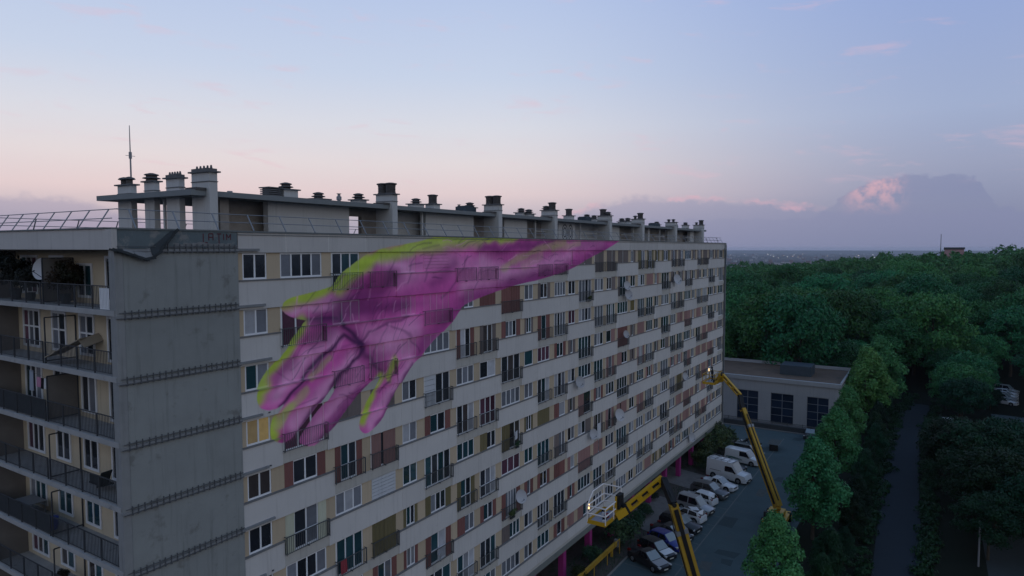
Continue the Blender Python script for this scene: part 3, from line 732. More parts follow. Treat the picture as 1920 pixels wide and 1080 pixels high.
# blank end wall
ew = MB(); ew.box(-LB + .3, .02, -.02, .3, 3.0, Z0 + .2)
for k in range(10):
    p = MB(); p.box(-LB + .36, -.02, -.06, -.02, zt(k + 1) + .26, zt(k) + .06); mb_obj("end_wall_panel", p, M["conc"], BLD)
mb_obj("end_wall", ew, M["conc"], BLD)
el_ = MB(); el_.box(-LB, -LB + .34, -.09, .34, 0, Z0 + .14); mb_obj("end_pilaster", el_, M["conc_l"], BLD)
el2 = MB(); el2.box(-.03, .0, -.05, .3, 3.0, Z0 + 1.0); mb_obj("end_wall_edge", el2, M["conc_l"], BLD)
el3 = MB(); el3.box(-LB + .3, .0, -.02, 3, 0, 3.0); mb_obj("end_wall_base", el3, M["conc"], BLD)
sm_ = MB(); sm_.box(-.016, .016, -.165, -.12, -.12, .24); sm_.box(-.03, .03, -.175, -.12, -.14, -.11); sme = sm_.mesh("steel_bracket", M["steel"])
for k in range(11):
    z = zt(k) + .15
    c = MB(); c.box(-LB - .03, 0, -.13, -.0, -.08, .03); mb_obj("string_course", c, M["course"], BLD, loc=(0, 0, z))
    r = MB(); r.box(-LB + .1, -.05, -.155, -.13, .13, .155); r.box(-LB + .05, -.02, -.16, -.13, -.10, -.06); mb_obj("bracket_rail", r, M["steel"], BLD, loc=(0, 0, z))
    if k > 0 or True:
        for i in range(20):
            if k == 0 and i < 6: continue
            obj("steel_bracket", sme, BLD, (-LB + .35 + i * .268 + random.uniform(-.02, .02), 0, z))
    lg = MB(); lg.box(0.0, 1.15 + .3 * (k % 3), -.13, -.003, -.06, .05); mb_obj("string_course", lg, M["course"], BLD, loc=(0, 0, z))
    if 1 < k < 7:
        sp = MB(); sp.box(1.55, 1.63, -.07, -.003, -.05, .01); mb_obj("anchor", sp, M["steel"], BLD, loc=(0, 0, z + .03))
bp = MB(); bp.box(-LB + .02, 0, -.05, .3, Z0 + .2, Z0 + .98); mb_obj("stripped_parapet", bp, M["bare"], BLD)
bc = MB(); bc.box(-LB - .08, .0, -.1, .36, Z0 + .98, Z0 + 1.05); mb_obj("coping", bc, M["coping"], BLD)
# crumbling mortar left on the stripped parapet
cr_ = MB(); rr_ = random.Random(3)
for i in range(60):
    x = rr_.uniform(-LB + 2.0, -.1); zc = Z0 + .22 + abs(rr_.gauss(0, .09)); s = rr_.uniform(.06, .2)
    cr_.poly([(x - s, -.054, zc - .03), (x + s * .9, -.056, zc - .04), (x + s * .7, -.075, zc + s * .5), (x - s * .5, -.07, zc + s * .55)])
    cr_.poly([(x - s, -.054, zc - .03), (x - s * .5, -.07, zc + s * .55), (x - s * .9, -.052, zc + s * .5)])
mb_obj("mortar_crust", cr_, M["course"], BLD)["kind"] = "stuff"
# red lettering sprayed on the stripped parapet: reads roughly  LA TIM
def strokes(name, segs, x, y, z, sx, sz, w, m, parent):
    b = MB()
    for (a0, b0, a1, b1) in segs:
        p0 = Vector((x + a0 * sx, y, z + b0 * sz)); p1 = Vector((x + a1 * sx, y, z + b1 * sz)); d = (p1 - p0).normalized(); n = Vector((-d.z, 0, d.x)) * w / 2
        b.quad(p0 - n, p1 - n, p1 + n, p0 + n)
    return mb_obj(name, b, m, parent)
lt = [(0, 1, 0, 0), (0, 0, .7, 0), (.9, .25, .9, 1), (.9, 1, 1.6, 1), (1.6, 1, 1.6, .25), (.9, .6, 1.6, .6),
      (2.6, 1, 2.6, -.1), (2.3, 1, 3.0, 1), (3.4, 1, 3.4, .3), (3.9, .3, 3.9, 1), (3.9, 1, 4.25, .55), (4.25, .55, 4.6, 1), (4.6, 1, 4.6, .3)]
strokes("red_graffiti", lt, -1.75, -.056, Z0 + .47, .30, .40, .05, M["red_spray"], BLD)

# ---- balcony end (left face)
XW, XS = -4.2, -5.64
lw = MB(); lw.box(XW, XW + .2, 0.3, DEP, 3.0, Z0 + .16); mb_obj("balcony_wall", lw, M["balwall"], BLD)
lp = MB(); lp.box(XS - .1, XS + .12, -.09, DEP, Z0 + .16, Z0 + 1.0); mb_obj("parapet_panel", lp, M["parapet"], BLD)
lr = MB(); lr.box(XS + .12, XW, .36, DEP, Z0 + .10, Z0 + .3); mb_obj("balcony_ceiling", lr, M["balslab"], BLD)
lc = MB(); lc.box(XS - .16, XS + .16, .36, DEP, Z0 + 1.0, Z0 + 1.06); mb_obj("coping", lc, M["coping"], BLD)
slabz = [Z0 - 2.31 - FH * k for k in range(10)]
for k in range(10):
    s = MB(); s.box(XS - .05, XW, .004, DEP, -.22, 0); mb_obj("balcony_slab", s, M["balslab"], BLD, loc=(0, 0, slabz[k]))
pt = MB(); pt.box(XS + .06, XW, 12.35, 12.55, 3.0, Z0 + .1); mb_obj("balcony_partition", pt, M["balpart"], BLD)
def left_window(y0, y1, zb, zh, n, gs, bar=False, wide=.12):
    w = y1 - y0; h = zh - zb; b = MB(); t = wide
    b.box(-.06, .02, 0, w, h - t, h); b.box(-.06, .02, 0, w, 0, t); b.box(-.06, .02, 0, t, t, h - t); b.box(-.06, .02, w - t, w, t, h - t)
    pw = (w - 2 * t) / n
    for i in range(1, n): b.box(-.058, .018, t + pw * i - .05, t + pw * i + .05, t, h - t)
    if bar: b.box(-.057, .017, t, w - t, h * .52, h * .52 + .08)
    o = mb_obj("window", b, M["wframe"], BLD, loc=(XW, y0, zb))
    for i in range(n):
        p = MB(); p.box(-.03, -.01, t + pw * i + .04, t + pw * (i + 1) - .04, t, h - t)
        mb_obj("pane", p, GL[gs[i % len(gs)]], o)
    return o
sets = [(9.9, 11.75, 3, "pkt"), (7.25, 8.7, 2, "gd"), (4.62, 6.02, 2, "td"), (2.35, 3.5, 1, "d")]
for k in range(7):
    zb = slabz[k] + .12; zh = zt(k) - .12
    for j, (a, b, n, gs) in enumerate(sets):
        rr = random.Random(k * 10 + j)
        gs2 = [gs, "dgp", "gdt", "ddp", "ttg", "tkp", "dpk"][k] if j < 3 else "d"
        left_window(a, b, zb + (.12 if j < 3 else .0), zh - (.35 if (k == 0 and j == 2) else 0), n, gs2, bar=(k in (1, 5) and j < 3))
rb_cache = {}
def left_rail(y0, y1, k):
    b = MB(); h = 1.0; x = XS + .05
    b.box(x - .02, x + .02, y0, y1, h - .035, h); b.box(x - .014, x + .014, y0, y1, .08, .105)
    n = int((y1 - y0) / .12)
    for i in range(n + 1):
        y = y0 + (y1 - y0) * i / n; b.box(x - .0085, x + .0085, y - .0085, y + .0085, .105, h - .035)
    m = max(1, int(round((y1 - y0) / 1.35)))
    o = mb_obj("balcony_railing", b, M["rail2"], BLD, loc=(0, 0, slabz[k]))
    for i in range(m + 1):
        p = MB(); p.box(x - .024, x + .024, y0 + (y1 - y0) * i / m - .024, y0 + (y1 - y0) * i / m + .024, -.16, h); mb_obj("post", p, M["rail2"], o)
    return o
for k in range(7):
    left_rail(.42, 6.25, k); left_rail(6.45, 12.3, k)
    if k in (2, 4): 
        b = MB(); b.box(XS + .075, XS + .09, 6.5, 12.3, .1, .96); mb_obj("privacy_screen", b, M["screen"], BLD, loc=(0, 0, slabz[k]))
    # separating frame between the two flats
    b = MB(); z1 = FH - .62
    b.beam((XS + .1, 6.33, 0), (XS + .1, 6.33, z1), .05, .05); b.beam((XW - .05, 6.33, 0), (XW - .05, 6.33, z1), .05, .05); b.beam((XS + .1, 6.33, z1), (XW - .05, 6.33, z1), .05, .05, up=(0, 1, 0)); b.beam((XS + .1, 6.33, .1), (XW - .05, 6.33, .1), .05, .05, up=(0, 1, 0))
    o = mb_obj("balcony_divider", b, M["rail2"], BLD, loc=(0, 0, slabz[k]))
    if k in (0, 2):
        b = MB(); b.box(XS + .12, XW - .07, 6.32, 6.34, .12 if k else .1, z1 - .03 if k != 4 else z1 - .1); mb_obj("divider_sheet", b, M["balpart"] if k < 4 else M["screen"], o)
    # lower slat guard at the near end
    if k == 0:
        b = MB(); 
        for i in range(7): b.box(XS + .03, XS + .045, .5 + i * .11, .58 + i * .11, .02, .9)
        mb_obj("slat_screen", b, M["wframe"], BLD, loc=(0, 0, slabz[k]))

# ---- roof
rf = MB(); rf.box(XS + .1, LEN + .3, .3, DEP - .3, Z0 + .1, Z0 + .3); mb_obj("roof", rf, M["roofgrav"], BLD)
RZ = Z0 + .3
def post_mesh(dx, dy):
    b = MB(); b.beam((0, 0, 0), (dx, dy, .78), .055, .035); return b.mesh("railing_post", M["galv"])
pf = post_mesh(0, .5); pl_ = post_mesh(.5, 0); pr_ = post_mesh(-.5, 0); pb_ = post_mesh(0, -.5)
def rails(a, b, name="railing_rail"):
    m = MB(); d = Vector(b) - Vector(a)
    m.tube(a, b, .022, .022, 5); return m
zc = Z0 + 1.05
x = -4.6
while x < LEN - .2: obj("railing_post", pf, BLD, (x, .2, zc)); x += 1.9 if x < 20 else 2.0
m = MB()
for q in (.5, 1.0): m.tube((-LB + .5, .2 + .5 * q, zc + .78 * q), (LEN - .5, .2 + .5 * q, zc + .78 * q), .02, .02, 5)
mb_obj("roof_railing", m, M["galv"], BLD)
y = 1.2
while y < DEP: obj("railing_post", pl_, BLD, (XS, y, zc)); y += 1.55
m = MB()
for q in (.5, 1.0): m.tube((XS + .5 * q, .5, zc + .78 * q), (XS + .5 * q, DEP - .5, zc + .78 * q), .02, .02, 5)
for q in (.5, 1.0): m.tube((LEN + .3 - .5 * q, .5, zc + .78 * q), (LEN + .3 - .5 * q, DEP - .5, zc + .78 * q), .02, .02, 5)
for q in (.5, 1.0): m.tube((-LB + .5, DEP - .2 - .5 * q, zc + .78 * q), (LEN, DEP - .2 - .5 * q, zc + .78 * q), .02, .02, 5)
mb_obj("roof_railing", m, M["galv"], BLD)
y = 1.2
while y < DEP: obj("railing_post", pr_, BLD, (LEN + .3, y, zc)); y += 1.6
x = -4.6
while x < LEN: obj("railing_post", pb_, BLD, (x, DEP - .2, zc)); x += 2.2

# roof slab of the penthouse, with the overhang at its left end
SZ0, SZ1 = Z0 + 2.72, Z0 + 2.98
sb = MB(); i0 = [(-1.15, 1.75), (82.6, 1.75), (82.6, 9.9), (-1.35, 9.9)]
sb.poly([(p[0], p[1], SZ1) for p in i0]); sb.poly([(p[0], p[1], SZ0) for p in reversed(i0)])
for a, b in zip(i0, i0[1:] + i0[:1]): sb.quad((a[0], a[1], SZ0), (b[0], b[1], SZ0), (b[0], b[1], SZ1), (a[0], a[1], SZ1))
mb_obj("penthouse_roof", sb, M["roofslab"], BLD)
# penthouse walls: white stretches in front, darker recessed block walls, gaps open to the sky
def pw(name, x0, x1, y0, y1, m, z1=SZ0): b = MB(); b.box(x0, x1, y0, y1, RZ, z1); return mb_obj(name, b, m, BLD)
for x0, x1 in ((3.8, 9.7), (17.0, 22.8), (27.2, 30.9), (36.7, 40.2), (48.6, 51.3), (77.3, 79.2), (60.3, 60.9)):
    pw("penthouse_wall", x0, x1, 2.6, 3.0, M["roofwhite"])
for x0, x1 in ((.9, 6.5), (13.2, 18.9), (22.0, 29.2), (30.0, 39.5), (39.6, 50.5), (50.6, 61.0), (61.1, 80.0)):
    pw("penthouse_wall", x0, x1, 3.6, 3.9, M["roofdark"] if x0 not in (13.2, 39.6) else M["roofwhite"])
pw("penthouse_wall", .9, 1.4, 2.55, 2.9, M["roofdark"])
for x0 in (16.35, 41.0, 55.0, 32.0, 64.0, 67.2, 70.0): pw("penthouse_post", x0, x0 + .14, 2.4, 2.55, M["roofwhite"])
# doorway with the sky behind it
pw("penthouse_wall", 11.75, 13.15, 3.6, 3.9, M["roofdark"]); b = MB(); b.box(9.7, 11.75, 3.6, 3.9, RZ + 1.95, SZ0); mb_obj("door_lintel", b, M["roofdark"], BLD)
# light rails across the recesses
for x0, x1 in ((32.0, 36.6), (41.2, 45.0), (51.5, 55.2), (62, 66), (68, 72), (74.5, 77)):
    b = MB(); b.box(x0, x1, 2.42, 2.47, Z0 + 1.72, Z0 + 1.78); b.box(x0, x1, 2.42, 2.47, Z0 + 1.2, Z0 + 1.24); mb_obj("recess_rail", b, M["roofwhite"], BLD)

CAPM = {}
def cowl_kind(kind):
    if kind in CAPM: return CAPM[kind]
    b = MB()
    if kind == "round":
        b.lathe([(.34, 0), (.34, .08), (.30, .1), (.33, .18), (.30, .2), (.33, .28), (.30, .3), (.33, .38), (.30, .4), (.33, .48), (.33, .56), (.42, .6), (.40, .66), (.18, .70)], n=12)
    elif kind == "mush":
        b.lathe([(.28, 0), (.26, .08), (.44, .12), (.40, .16), (.26, .19), (.26, .26), (.36, .29), (.32, .34), (.10, .40)], n=12)
    elif kind == "hat":
        b.lathe([(.16, 0), (.16, .22), (.30, .26), (.24, .34), (.05, .40)], n=10)
    CAPM[kind] = b.mesh("chimney_cowl", M["cowl"], 40); return CAPM[kind]
def chimney(x0, x1, y0, y1, z1, cowls=(), crest=False, z0=RZ, name="chimney"):
    b = MB(); b.box(x0, x1, y0, y1, z0, z1)
    o = mb_obj(name, b, M["roofwhite"], BLD)
    c = MB(); c.box(x0 - .12, x1 + .12, y0 - .12, y1 + .12, z1, z1 + .07); c.box(x0 - .03, x1 + .03, y0 - .03, y1 + .03, z1 - .45, z1 - .41); 
    if crest:
        c.beam((x0 - .05, (y0 + y1) / 2, z1 + .13), (x1 + .05, (y0 + y1) / 2, z1 + .13), (y1 - y0) * .9, .14, up=(0, 0, 1))
        n = 5
        for i in range(n):
            if abs(x1 - x0) >= abs(y1 - y0): px, py = x0 + (x1 - x0) * (i + .5) / n, (y0 + y1) / 2
            else: px, py = (x0 + x1) / 2, y0 + (y1 - y0) * (i + .5) / n
            c.tube((px, py, z1 + .18), (px, py, z1 + .36), .07, .035, 6)
    mb_obj("chimney_cap", c, M["capconc"], o)
    for kind, fx, fy in cowls:
        obj("chimney_cowl", cowl_kind(kind), o, (x0 + (x1 - x0) * fx, y0 + (y1 - y0) * fy, z1 + .07))
    return o
chimney(-.35, .08, 1.5, 2.92, Z0 + 3.84, crest=True)
xs = [(12.38, 12.86), (24.68, 25.2), (33.95, 34.5), (46.1, 46.75), (55.6, 56.25), (67.5, 68.2), (79.85, 80.6)]
cw = [(("round", .5, .25), ("round", .5, .72)), (("round", .5, .25), ("round", .5, .72)), (("round", .5, .3), ("mush", .5, .75)), (("round", .5, .65), ("mush", .5, .25)), (("hat", .5, .75), ("round", .5, .3)), (("hat", .5, .3), ("hat", .5, .75)), (("hat", .5, .75), ("round", .5, .25))]
for (a, b), c in zip(xs, cw): chimney(a, b, 1.5, 2.92, Z0 + 3.64, c)
for (a, b), hz in zip(xs, (3.30, 3.42, 3.32, 3.38, 3.32, 3.32, 3.3)):
    if a < 78: chimney(a - .9, a - .25, 3.5, 4.3, Z0 + hz, (("mush", .5, .5),), z0=SZ1, name="flue_block")
# the three blocks standing behind one another along the left end, on legs
for y0, y1, hz, cr in ((3.58, 4.68, 3.64, True), (5.77, 6.65, 3.58, False), (7.91, 9.22, 3.52, False)):
    chimney(-.6, -.3, y0, y1, Z0 + hz, () if cr else ((("mush", .5, .5),) if y0 < 7 else (("hat", .5, .3), ("hat", .5, .7))), crest=cr)
pw("penthouse_post", -.42, -.3, 5.2, 5.32, M["roofwhite"])
# small flues and plant on the slab
for x0, y0, s, hh, kd in ((18.2, 4.5, .9, .42, "mush"), (19.9, 4.3, .75, .5, "round"), (33.0, 4.5, .9, .45, "mush"), (42.3, 4.4, .9, .55, "round"), (48.6, 4.5, .9, .45, "mush"), (57.8, 4.3, 1.1, .5, "mush"), (78.2, 3.6, 1.0, .6, "mush"), (9.0, 4.5, 1.0, .22, "mush")):
    chimney(x0 - s / 2, x0 + s / 2, y0 - .4, y0 + .4, SZ1 + hh, ((kd, .5, .5),), z0=SZ1, name="flue_block")
chimney(6.1, 7.1, 4.1, 5.0, SZ1 + .62, (("mush", .5, .5),), z0=SZ1, name="flue_block")
b = MB()
for i in range(5): b.box(5.1, 6.08, 4.15, 4.95, SZ1 + .1 + i * .11, SZ1 + .1 + i * .11 + .06)
b.box(5.05, 6.1, 4.1, 5.0, SZ1 + .66, SZ1 + .72); b.box(5.15, 6.05, 4.3, 4.8, SZ1, SZ1 + .66); mb_obj("louvred_vent", b, M["capconc"], BLD)
for x0 in (10.5, 27.4, 2.7, 23.2, 76.6):
    b = MB(); b.lathe([(.11, 0), (.11, .28), (.16, .3), (.16, .5), (.09, .55), (.09, .66), (.17, .7)] if x0 > 3 else [(.16, 0), (.14, .3)], n=8); mb_obj("roof_vent", b, M["galv"], BLD, loc=(x0, 4.3, SZ1))
for x0, x1 in ((43.9, 45.2), (22.6, 24.0), (64.6, 66.2)):
    b = MB(); b.box(x0, x1, 3.2, 4.2, SZ1 + .04, SZ1 + .5); b.box(x0 + .1, x1 - .1, 3.3, 4.1, SZ1 + .5, SZ1 + .56); mb_obj("air_unit", b, M["duct"], BLD)
for x0, x1 in ((-.9, -.38), (11.8, 12.35), (24.0, 24.65), (33.2, 33.9), (45.3, 46.05), (54.8, 55.55), (66.7, 67.45)):
    b = MB(); b.box(x0, x1, 1.70, 2.6, SZ1, SZ1 + .12); mb_obj("slab_upstand", b, M["cowl"], BLD)
# ladder rungs at the left end of the roof
b = MB(); b.tube((-.1, 7.25, SZ1), (-.1, 7.25, SZ1 + 1.0), .02, .02, 5); b.tube((-.1, 6.8, SZ1), (-.1, 6.8, SZ1 + 1.0), .02, .02, 5)
for i in range(3): b.tube((-.1, 6.8, SZ1 + .35 + .28 * i), (-.1, 7.25, SZ1 + .35 + .28 * i), .015, .015, 5)
mb_obj("ladder", b, M["steel"], BLD)
# grey ring marks sprayed on the roof wall
def ring(cx, cz, rx, rz, w, y):
    b = MB(); n = 20
    for i in range(n):
        a, c = 2 * math.pi * i / n, 2 * math.pi * (i + 1) / n
        b.quad((cx + rx * math.cos(a), y, cz + rz * math.sin(a)), (cx + rx * math.cos(c), y, cz + rz * math.sin(c)), (cx + (rx - w) * math.cos(c), y, cz + (rz - w) * math.sin(c)), (cx + (rx - w) * math.cos(a), y, cz + (rz - w) * math.sin(a)))
    return b
b = MB()
for cx, rx in ((38.0, .62), (39.2, .5)):
    for q in (0, .25):
        r = ring(cx, Z0 + 1.75, rx - q, .8 - q * 1.2, .12, 2.594); off = len(b.v); b.v += r.v; b.f += [tuple(i + off for i in f) for f in r.f]; b.mi += r.mi
mb_obj("grey_graffiti", b, M["grey_spray"], BLD)

# torn membrane hanging off the corner: a sagging grey flap with a crumpled dark edge
tp = MB(); rr = random.Random(5)
low = [(-LB - .12, .12), (-LB + .3, .02), (-LB + .75, -.12), (-LB + 1.2, -.27), (-LB + 1.5, -.2), (-LB + 1.8, .08), (-LB + 2.05, .38), (-LB + 2.35, .7), (-LB + 2.6, .97)]
upr = [(-LB - .1, .2), (-LB + .35, .2), (-LB + .8, .18), (-LB + 1.2, .16), (-LB + 1.45, .22), (-LB + 1.7, .4), (-LB + 1.95, .6), (-LB + 2.2, .82), (-LB + 2.45, .99)]
for k_ in range(len(low) - 1):
    a, c, e, f_ = low[k_], low[k_ + 1], upr[k_ + 1], upr[k_]
    ya, yc = -.24 - rr.uniform(0, .1), -.24 - rr.uniform(0, .1)
    tp.quad((a[0], ya, Z0 + a[1]), (c[0], yc, Z0 + c[1]), (e[0], -.1, Z0 + e[1]), (f_[0], -.1, Z0 + f_[1]), 1 if 0 < k_ < 4 else 0)
    for q in range(7):
        t = rr.random(); x = a[0] + (c[0] - a[0]) * t; z = Z0 + a[1] + (c[1] - a[1]) * t
        L = rr.uniform(.08, .2); d = Vector((c[0] - a[0], 0, c[1] - a[1])).normalized(); n_ = Vector((-d.z, 0, d.x))
        p0 = Vector((x, ya - rr.uniform(.0, .06), z)) - d * L; p1 = p0 + d * (2 * L); w_ = rr.uniform(.03, .09)
        tp.quad(p0, p1 - n_ * rr.uniform(.0, .06), p1 + n_ * w_, p0 + n_ * w_ * rr.uniform(.5, 1.6))
mb_obj("torn_membrane", tp, [M["tarp"], M["course"]], None, label="dark torn roofing membrane sagging from the corner of the parapet", cat="membrane")

# antenna mast
an = empty("antenna_mast", (-.2, 8.6, SZ1), 0, "thin radio antenna mast rising from the left end of the roof", "antenna")
b = MB(); b.tube((0, 0, 0), (0, 0, 2.0), .045, .04, 6); b.tube((0, 0, 2.0), (0, 0, 2.35), .075, .075, 6); mb_obj("mast", b, M["galv"], an)
b = MB(); b.tube((0, 0, 2.35), (0, 0, 3.75), .03, .018, 6); b.tube((-.25, 0, 2.15), (.25, 0, 2.15), .012, .012, 4); mb_obj("aerial", b, M["galv"], an)

# ------------------------------------------------------------------ satellite dishes and things on the balconies
M["dish"] = mat("dish_paint", (.42, .42, .45), .5, rnd=.15, nz=.1)
def dish_mesh():
    b = MB(); prof = [(.02, 0), (.16, .012), (.30, .045), (.42, .09), (.48, .125)]
    n = 20; i = len(b.v)
    for sgn, off in ((1, 0), (1, .015)):
        i = len(b.v)
        for r, z in prof:
            for q in range(n): b.v.append((r * math.cos(2 * math.pi * q / n), -(z + off), r * 1.08 * math.sin(2 * math.pi * q / n)))
        for a in range(len(prof) - 1):
            for q in range(n):
                j = (q + 1) % n; b.f.append((i + a * n + q, i + a * n + j, i + (a + 1) * n + j, i + (a + 1) * n + q)); b.mi.append(0)
    return b.mesh("reflector", M["dish"], 50)
DM = dish_mesh()
am = MB(); am.tube((0, 0, -.45), (0, -.55, -.08), .015, .015, 5); am.tube((0, -.55, -.10), (0, -.47, -.04), .04, .03, 6); am.tube((0, .06, 0), (0, .35, -.1), .03, .03, 6); am.tube((0, .35, -.1), (0, .35, -.7), .025, .025, 6)
AM = am.mesh("mount", M["steel"])
def dish(x, y, z, sc, rz, label):
    o = empty("satellite_dish", (x, y, z), rz, label, "satellite dish", "satellite dishes on the facade")
    o.scale = (sc, sc, sc); d = obj("reflector", DM, o); d.rotation_euler = (math.radians(-18), 0, 0); obj("mount", AM, o)
for s, z, sc, lab in ((46.3, -3.75, .95, "upper of the two pale satellite dishes stacked by one dark French window"), (46.7, -4.72, 1.05, "lower of the two pale satellite dishes stacked by one dark French window"),
                      (46.2, -8.89, .8, "small round satellite dish in front of closed red brown shutters"), (35.3, -12.15, 1.05, "pale satellite dish under a white four pane window mid facade"),
                      (44.6, -17.2, 1.25, "grey satellite dish beside dark shutters above the near lift cage"), (38.3, -17.74, 1.0, "pale satellite dish under a two pane window left of hanging washing"),
                      (62.5, -3.74, 1.3, "large pale satellite dish on the far upper part of the facade"), (24.9, -19.6, 1.05, "satellite dish on a French balcony with potted plants behind its railing"),
                      (69.6, -25.64, 1.2, "pale satellite dish on the lowest storey above a bush"), (66.4, -16.7, 1.0, "faint grey satellite dish near the far lift cage")):
    dish(s, -.42, Z0 + z, sc, math.radians(-28), lab)
o = empty("satellite_dish", (-5.2, 7.0, Z0 - .75), math.radians(-70), "dull satellite dish on the top corner balcony among dark plants", "satellite dish", "satellite dishes on the facade")
d = obj("reflector", DM, o); d.rotation_euler = (math.radians(-12), 0, 0); obj("mount", AM, o)

def leaf_mat(name, c1, c2, trans=.06, lo=.45, span=1.05):
    m, N, b = new_mat(name)
    geo = N.n.new("ShaderNodeNewGeometry"); oi = N.n.new("ShaderNodeObjectInfo"); rn = oi.outputs["Random"]
    n = N.noise(geo.outputs["Position"], .9, 3, .6)
    col = N.mix(N.ss(n, .3, .7), c1 + (1,), c2 + (1,))
    r2 = N.m("FRACT", N.m("MULTIPLY", rn, 7.31))
    f = N.m("ADD", lo, N.m("MULTIPLY", rn, span))
    col = N.mix(1.0, col, N.vec(N.m("MULTIPLY", f, N.m("ADD", .75, N.m("MULTIPLY", r2, .75))), f, N.m("MULTIPLY", f, N.m("SUBTRACT", 1.15, N.m("MULTIPLY", r2, .4)))), "MULTIPLY")
    N.link(b.inputs["Base Color"], col); b.inputs["Roughness"].default_value = .6; b.inputs["Specular IOR Level"].default_value = .2
    tr = N.n.new("ShaderNodeBsdfTranslucent"); N.link(tr.inputs[0], col)
    ms = N.n.new("ShaderNodeMixShader"); ms.inputs[0].default_value = trans
    out = N.n["Material Output"]; N.l.new(b.outputs[0], ms.inputs[1]); N.l.new(tr.outputs[0], ms.inputs[2]); N.l.new(ms.outputs[0], out.inputs[0])
    return m
M["leafA"] = leaf_mat("row_tree_leaves", (.034, .165, .060), (.074, .245, .090), lo=.9, span=.3)
M["leafB"] = leaf_mat("wood_leaves", (.014, .102, .044), (.044, .178, .058))
M["leafE"] = leaf_mat("wood_leaves_painted_shade", (.005, .028, .014), (.012, .052, .023))  # wood leaves again, with shade put into a darker colour
M["leafC"] = leaf_mat("shrub_leaves", (.016, .044, .026), (.05, .085, .035))
M["leafD"] = leaf_mat("balcony_plant_leaves", (.012, .022, .016), (.04, .035, .03))
M["bark"] = mat("bark", (.055, .045, .035), .9, nz=.3, nscale=5)

def leaves(lobes, n_per, size, seed, squash=.8):
    """leaf-sized rhombs spread through the outer part of each lobe (cx,cy,cz,r) - returns verts, faces"""
    r = np.random.default_rng(seed); V = []; 
    for (cx, cy, cz, rad, k) in lobes:
        n = int(n_per * k)
        d = r.normal(size=(n, 3)); d /= np.linalg.norm(d, axis=1)[:, None]
        d[:, 2] = np.where(d[:, 2] < -.35, -d[:, 2] * .5, d[:, 2])
        rr = rad * (1.14 - .55 * r.random(n) ** 1.3)
        p = d * rr[:, None] * np.array([1, 1, squash]) + np.array([cx, cy, cz])
        nrm = d * 1.0 + r.normal(size=(n, 3)) * .6 + np.array([0, 0, .15]); nrm /= np.linalg.norm(nrm, axis=1)[:, None]
        t = np.cross(nrm, r.normal(size=(n, 3))); t /= np.linalg.norm(t, axis=1)[:, None]; bt = np.cross(nrm, t)
        s = size * (.6 + .8 * r.random(n))[:, None]
        V.append(np.stack([p - t * s, p - bt * s * .6 + nrm * s * .12, p + t * s, p + bt * s * .6 + nrm * s * .12], 1))
    V = np.concatenate(V).reshape(-1, 3)
    return V
def quads_mesh(name, V, m):
    n = len(V) // 4
    me = bpy.data.meshes.new(name); me.vertices.add(len(V)); me.vertices.foreach_set("co", V.astype(np.float32).ravel())
    me.loops.add(4 * n); me.loops.foreach_set("vertex_index", np.arange(4 * n, dtype=np.int32))
    me.polygons.add(n); me.polygons.foreach_set("loop_start", np.arange(0, 4 * n, 4, dtype=np.int32))
    me.materials.append(m); me.update(calc_edges=True); me.validate(); return me
def crown_lobes(seed, h0, h1, R, n, shape="round"):
    r = random.Random(seed); L = []
    for i in range(n):
        t = (i + .5) / n; z = h0 + (h1 - h0) * (t ** .85)
        if shape == "round": prof = math.sin(math.pi * min(1, .12 + .86 * t)) ** .6
        else: prof = (math.sin(math.pi * min(1, .10 + .88 * t)) ** .75) * (1.08 - .62 * t)
        a = i * 2.399 + r.uniform(-.5, .5); q = R * prof * r.uniform(.5, 1.0)
        lr = R * r.uniform(.20, .38) * (.7 + .3 * prof)
        L.append((q * math.cos(a), q * math.sin(a), z, lr, (lr / (R * .32)) ** 2))
    return L
def trunk_mesh(seed, h, r0, R, h0):
    r = random.Random(seed); b = MB(); b.tube((0, 0, -.3), (r.uniform(-.15, .15), r.uniform(-.15, .15), h * .5), r0, r0 * .6, 7)
    b.tube((0, 0, h * .45), (r.uniform(-.3, .3), r.uniform(-.3, .3), h * .85), r0 * .6, r0 * .15, 6)
    for i in range(7):
        a = i * 2.4; z = h0 * .8 + (h * .7 - h0 * .8) * i / 7; l = R * r.uniform(.5, .8)
        b.tube((0, 0, z), (l * math.cos(a), l * math.sin(a), z + l * .55), r0 * .35, r0 * .06, 5)
    return b.mesh("trunk", M["bark"])
KINDS = {}
for i in range(3):   # row of upright trees beside the car park
    L = crown_lobes(20 + i, 1.5, 8.5, 2.6, 46, "tall")
    KINDS["row", i] = (quads_mesh("crown", leaves(L, 560, .115, 40 + i, 1.15), M["leafA"]), trunk_mesh(60 + i, 9, .17, 2.4, 1.8))
for i in range(5):   # broad trees of the wood
    L = crown_lobes(120 + i, 4.0, 12.4, 6.2, 26, "round") + [(2.2 * math.cos(j * 2.1), 2.2 * math.sin(j * 2.1), 9 + j % 3, 3.0, 1.2) for j in range(4)]
    KINDS["wood", i] = (quads_mesh("crown", leaves(L, 520, .21, 140 + i, .8), M["leafB"]), trunk_mesh(160 + i, 12.5, .3, 5.2, 4))
for i in range(3):   # darker copies, shade painted into the leaf colour
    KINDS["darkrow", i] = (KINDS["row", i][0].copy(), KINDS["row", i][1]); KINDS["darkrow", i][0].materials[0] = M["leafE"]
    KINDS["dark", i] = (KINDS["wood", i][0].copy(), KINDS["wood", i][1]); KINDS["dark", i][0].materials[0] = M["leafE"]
for i in range(3):
    L = [(random.Random(i * 9 + j).uniform(-.55, .55), random.Random(i * 9 + j + 50).uniform(-.55, .55), .5 + .09 * j, .5, 1) for j in range(9)]
    KINDS["bush", i] = (quads_mesh("foliage", leaves(L, 260, .075, 240 + i, .9), M["leafC"]), None)
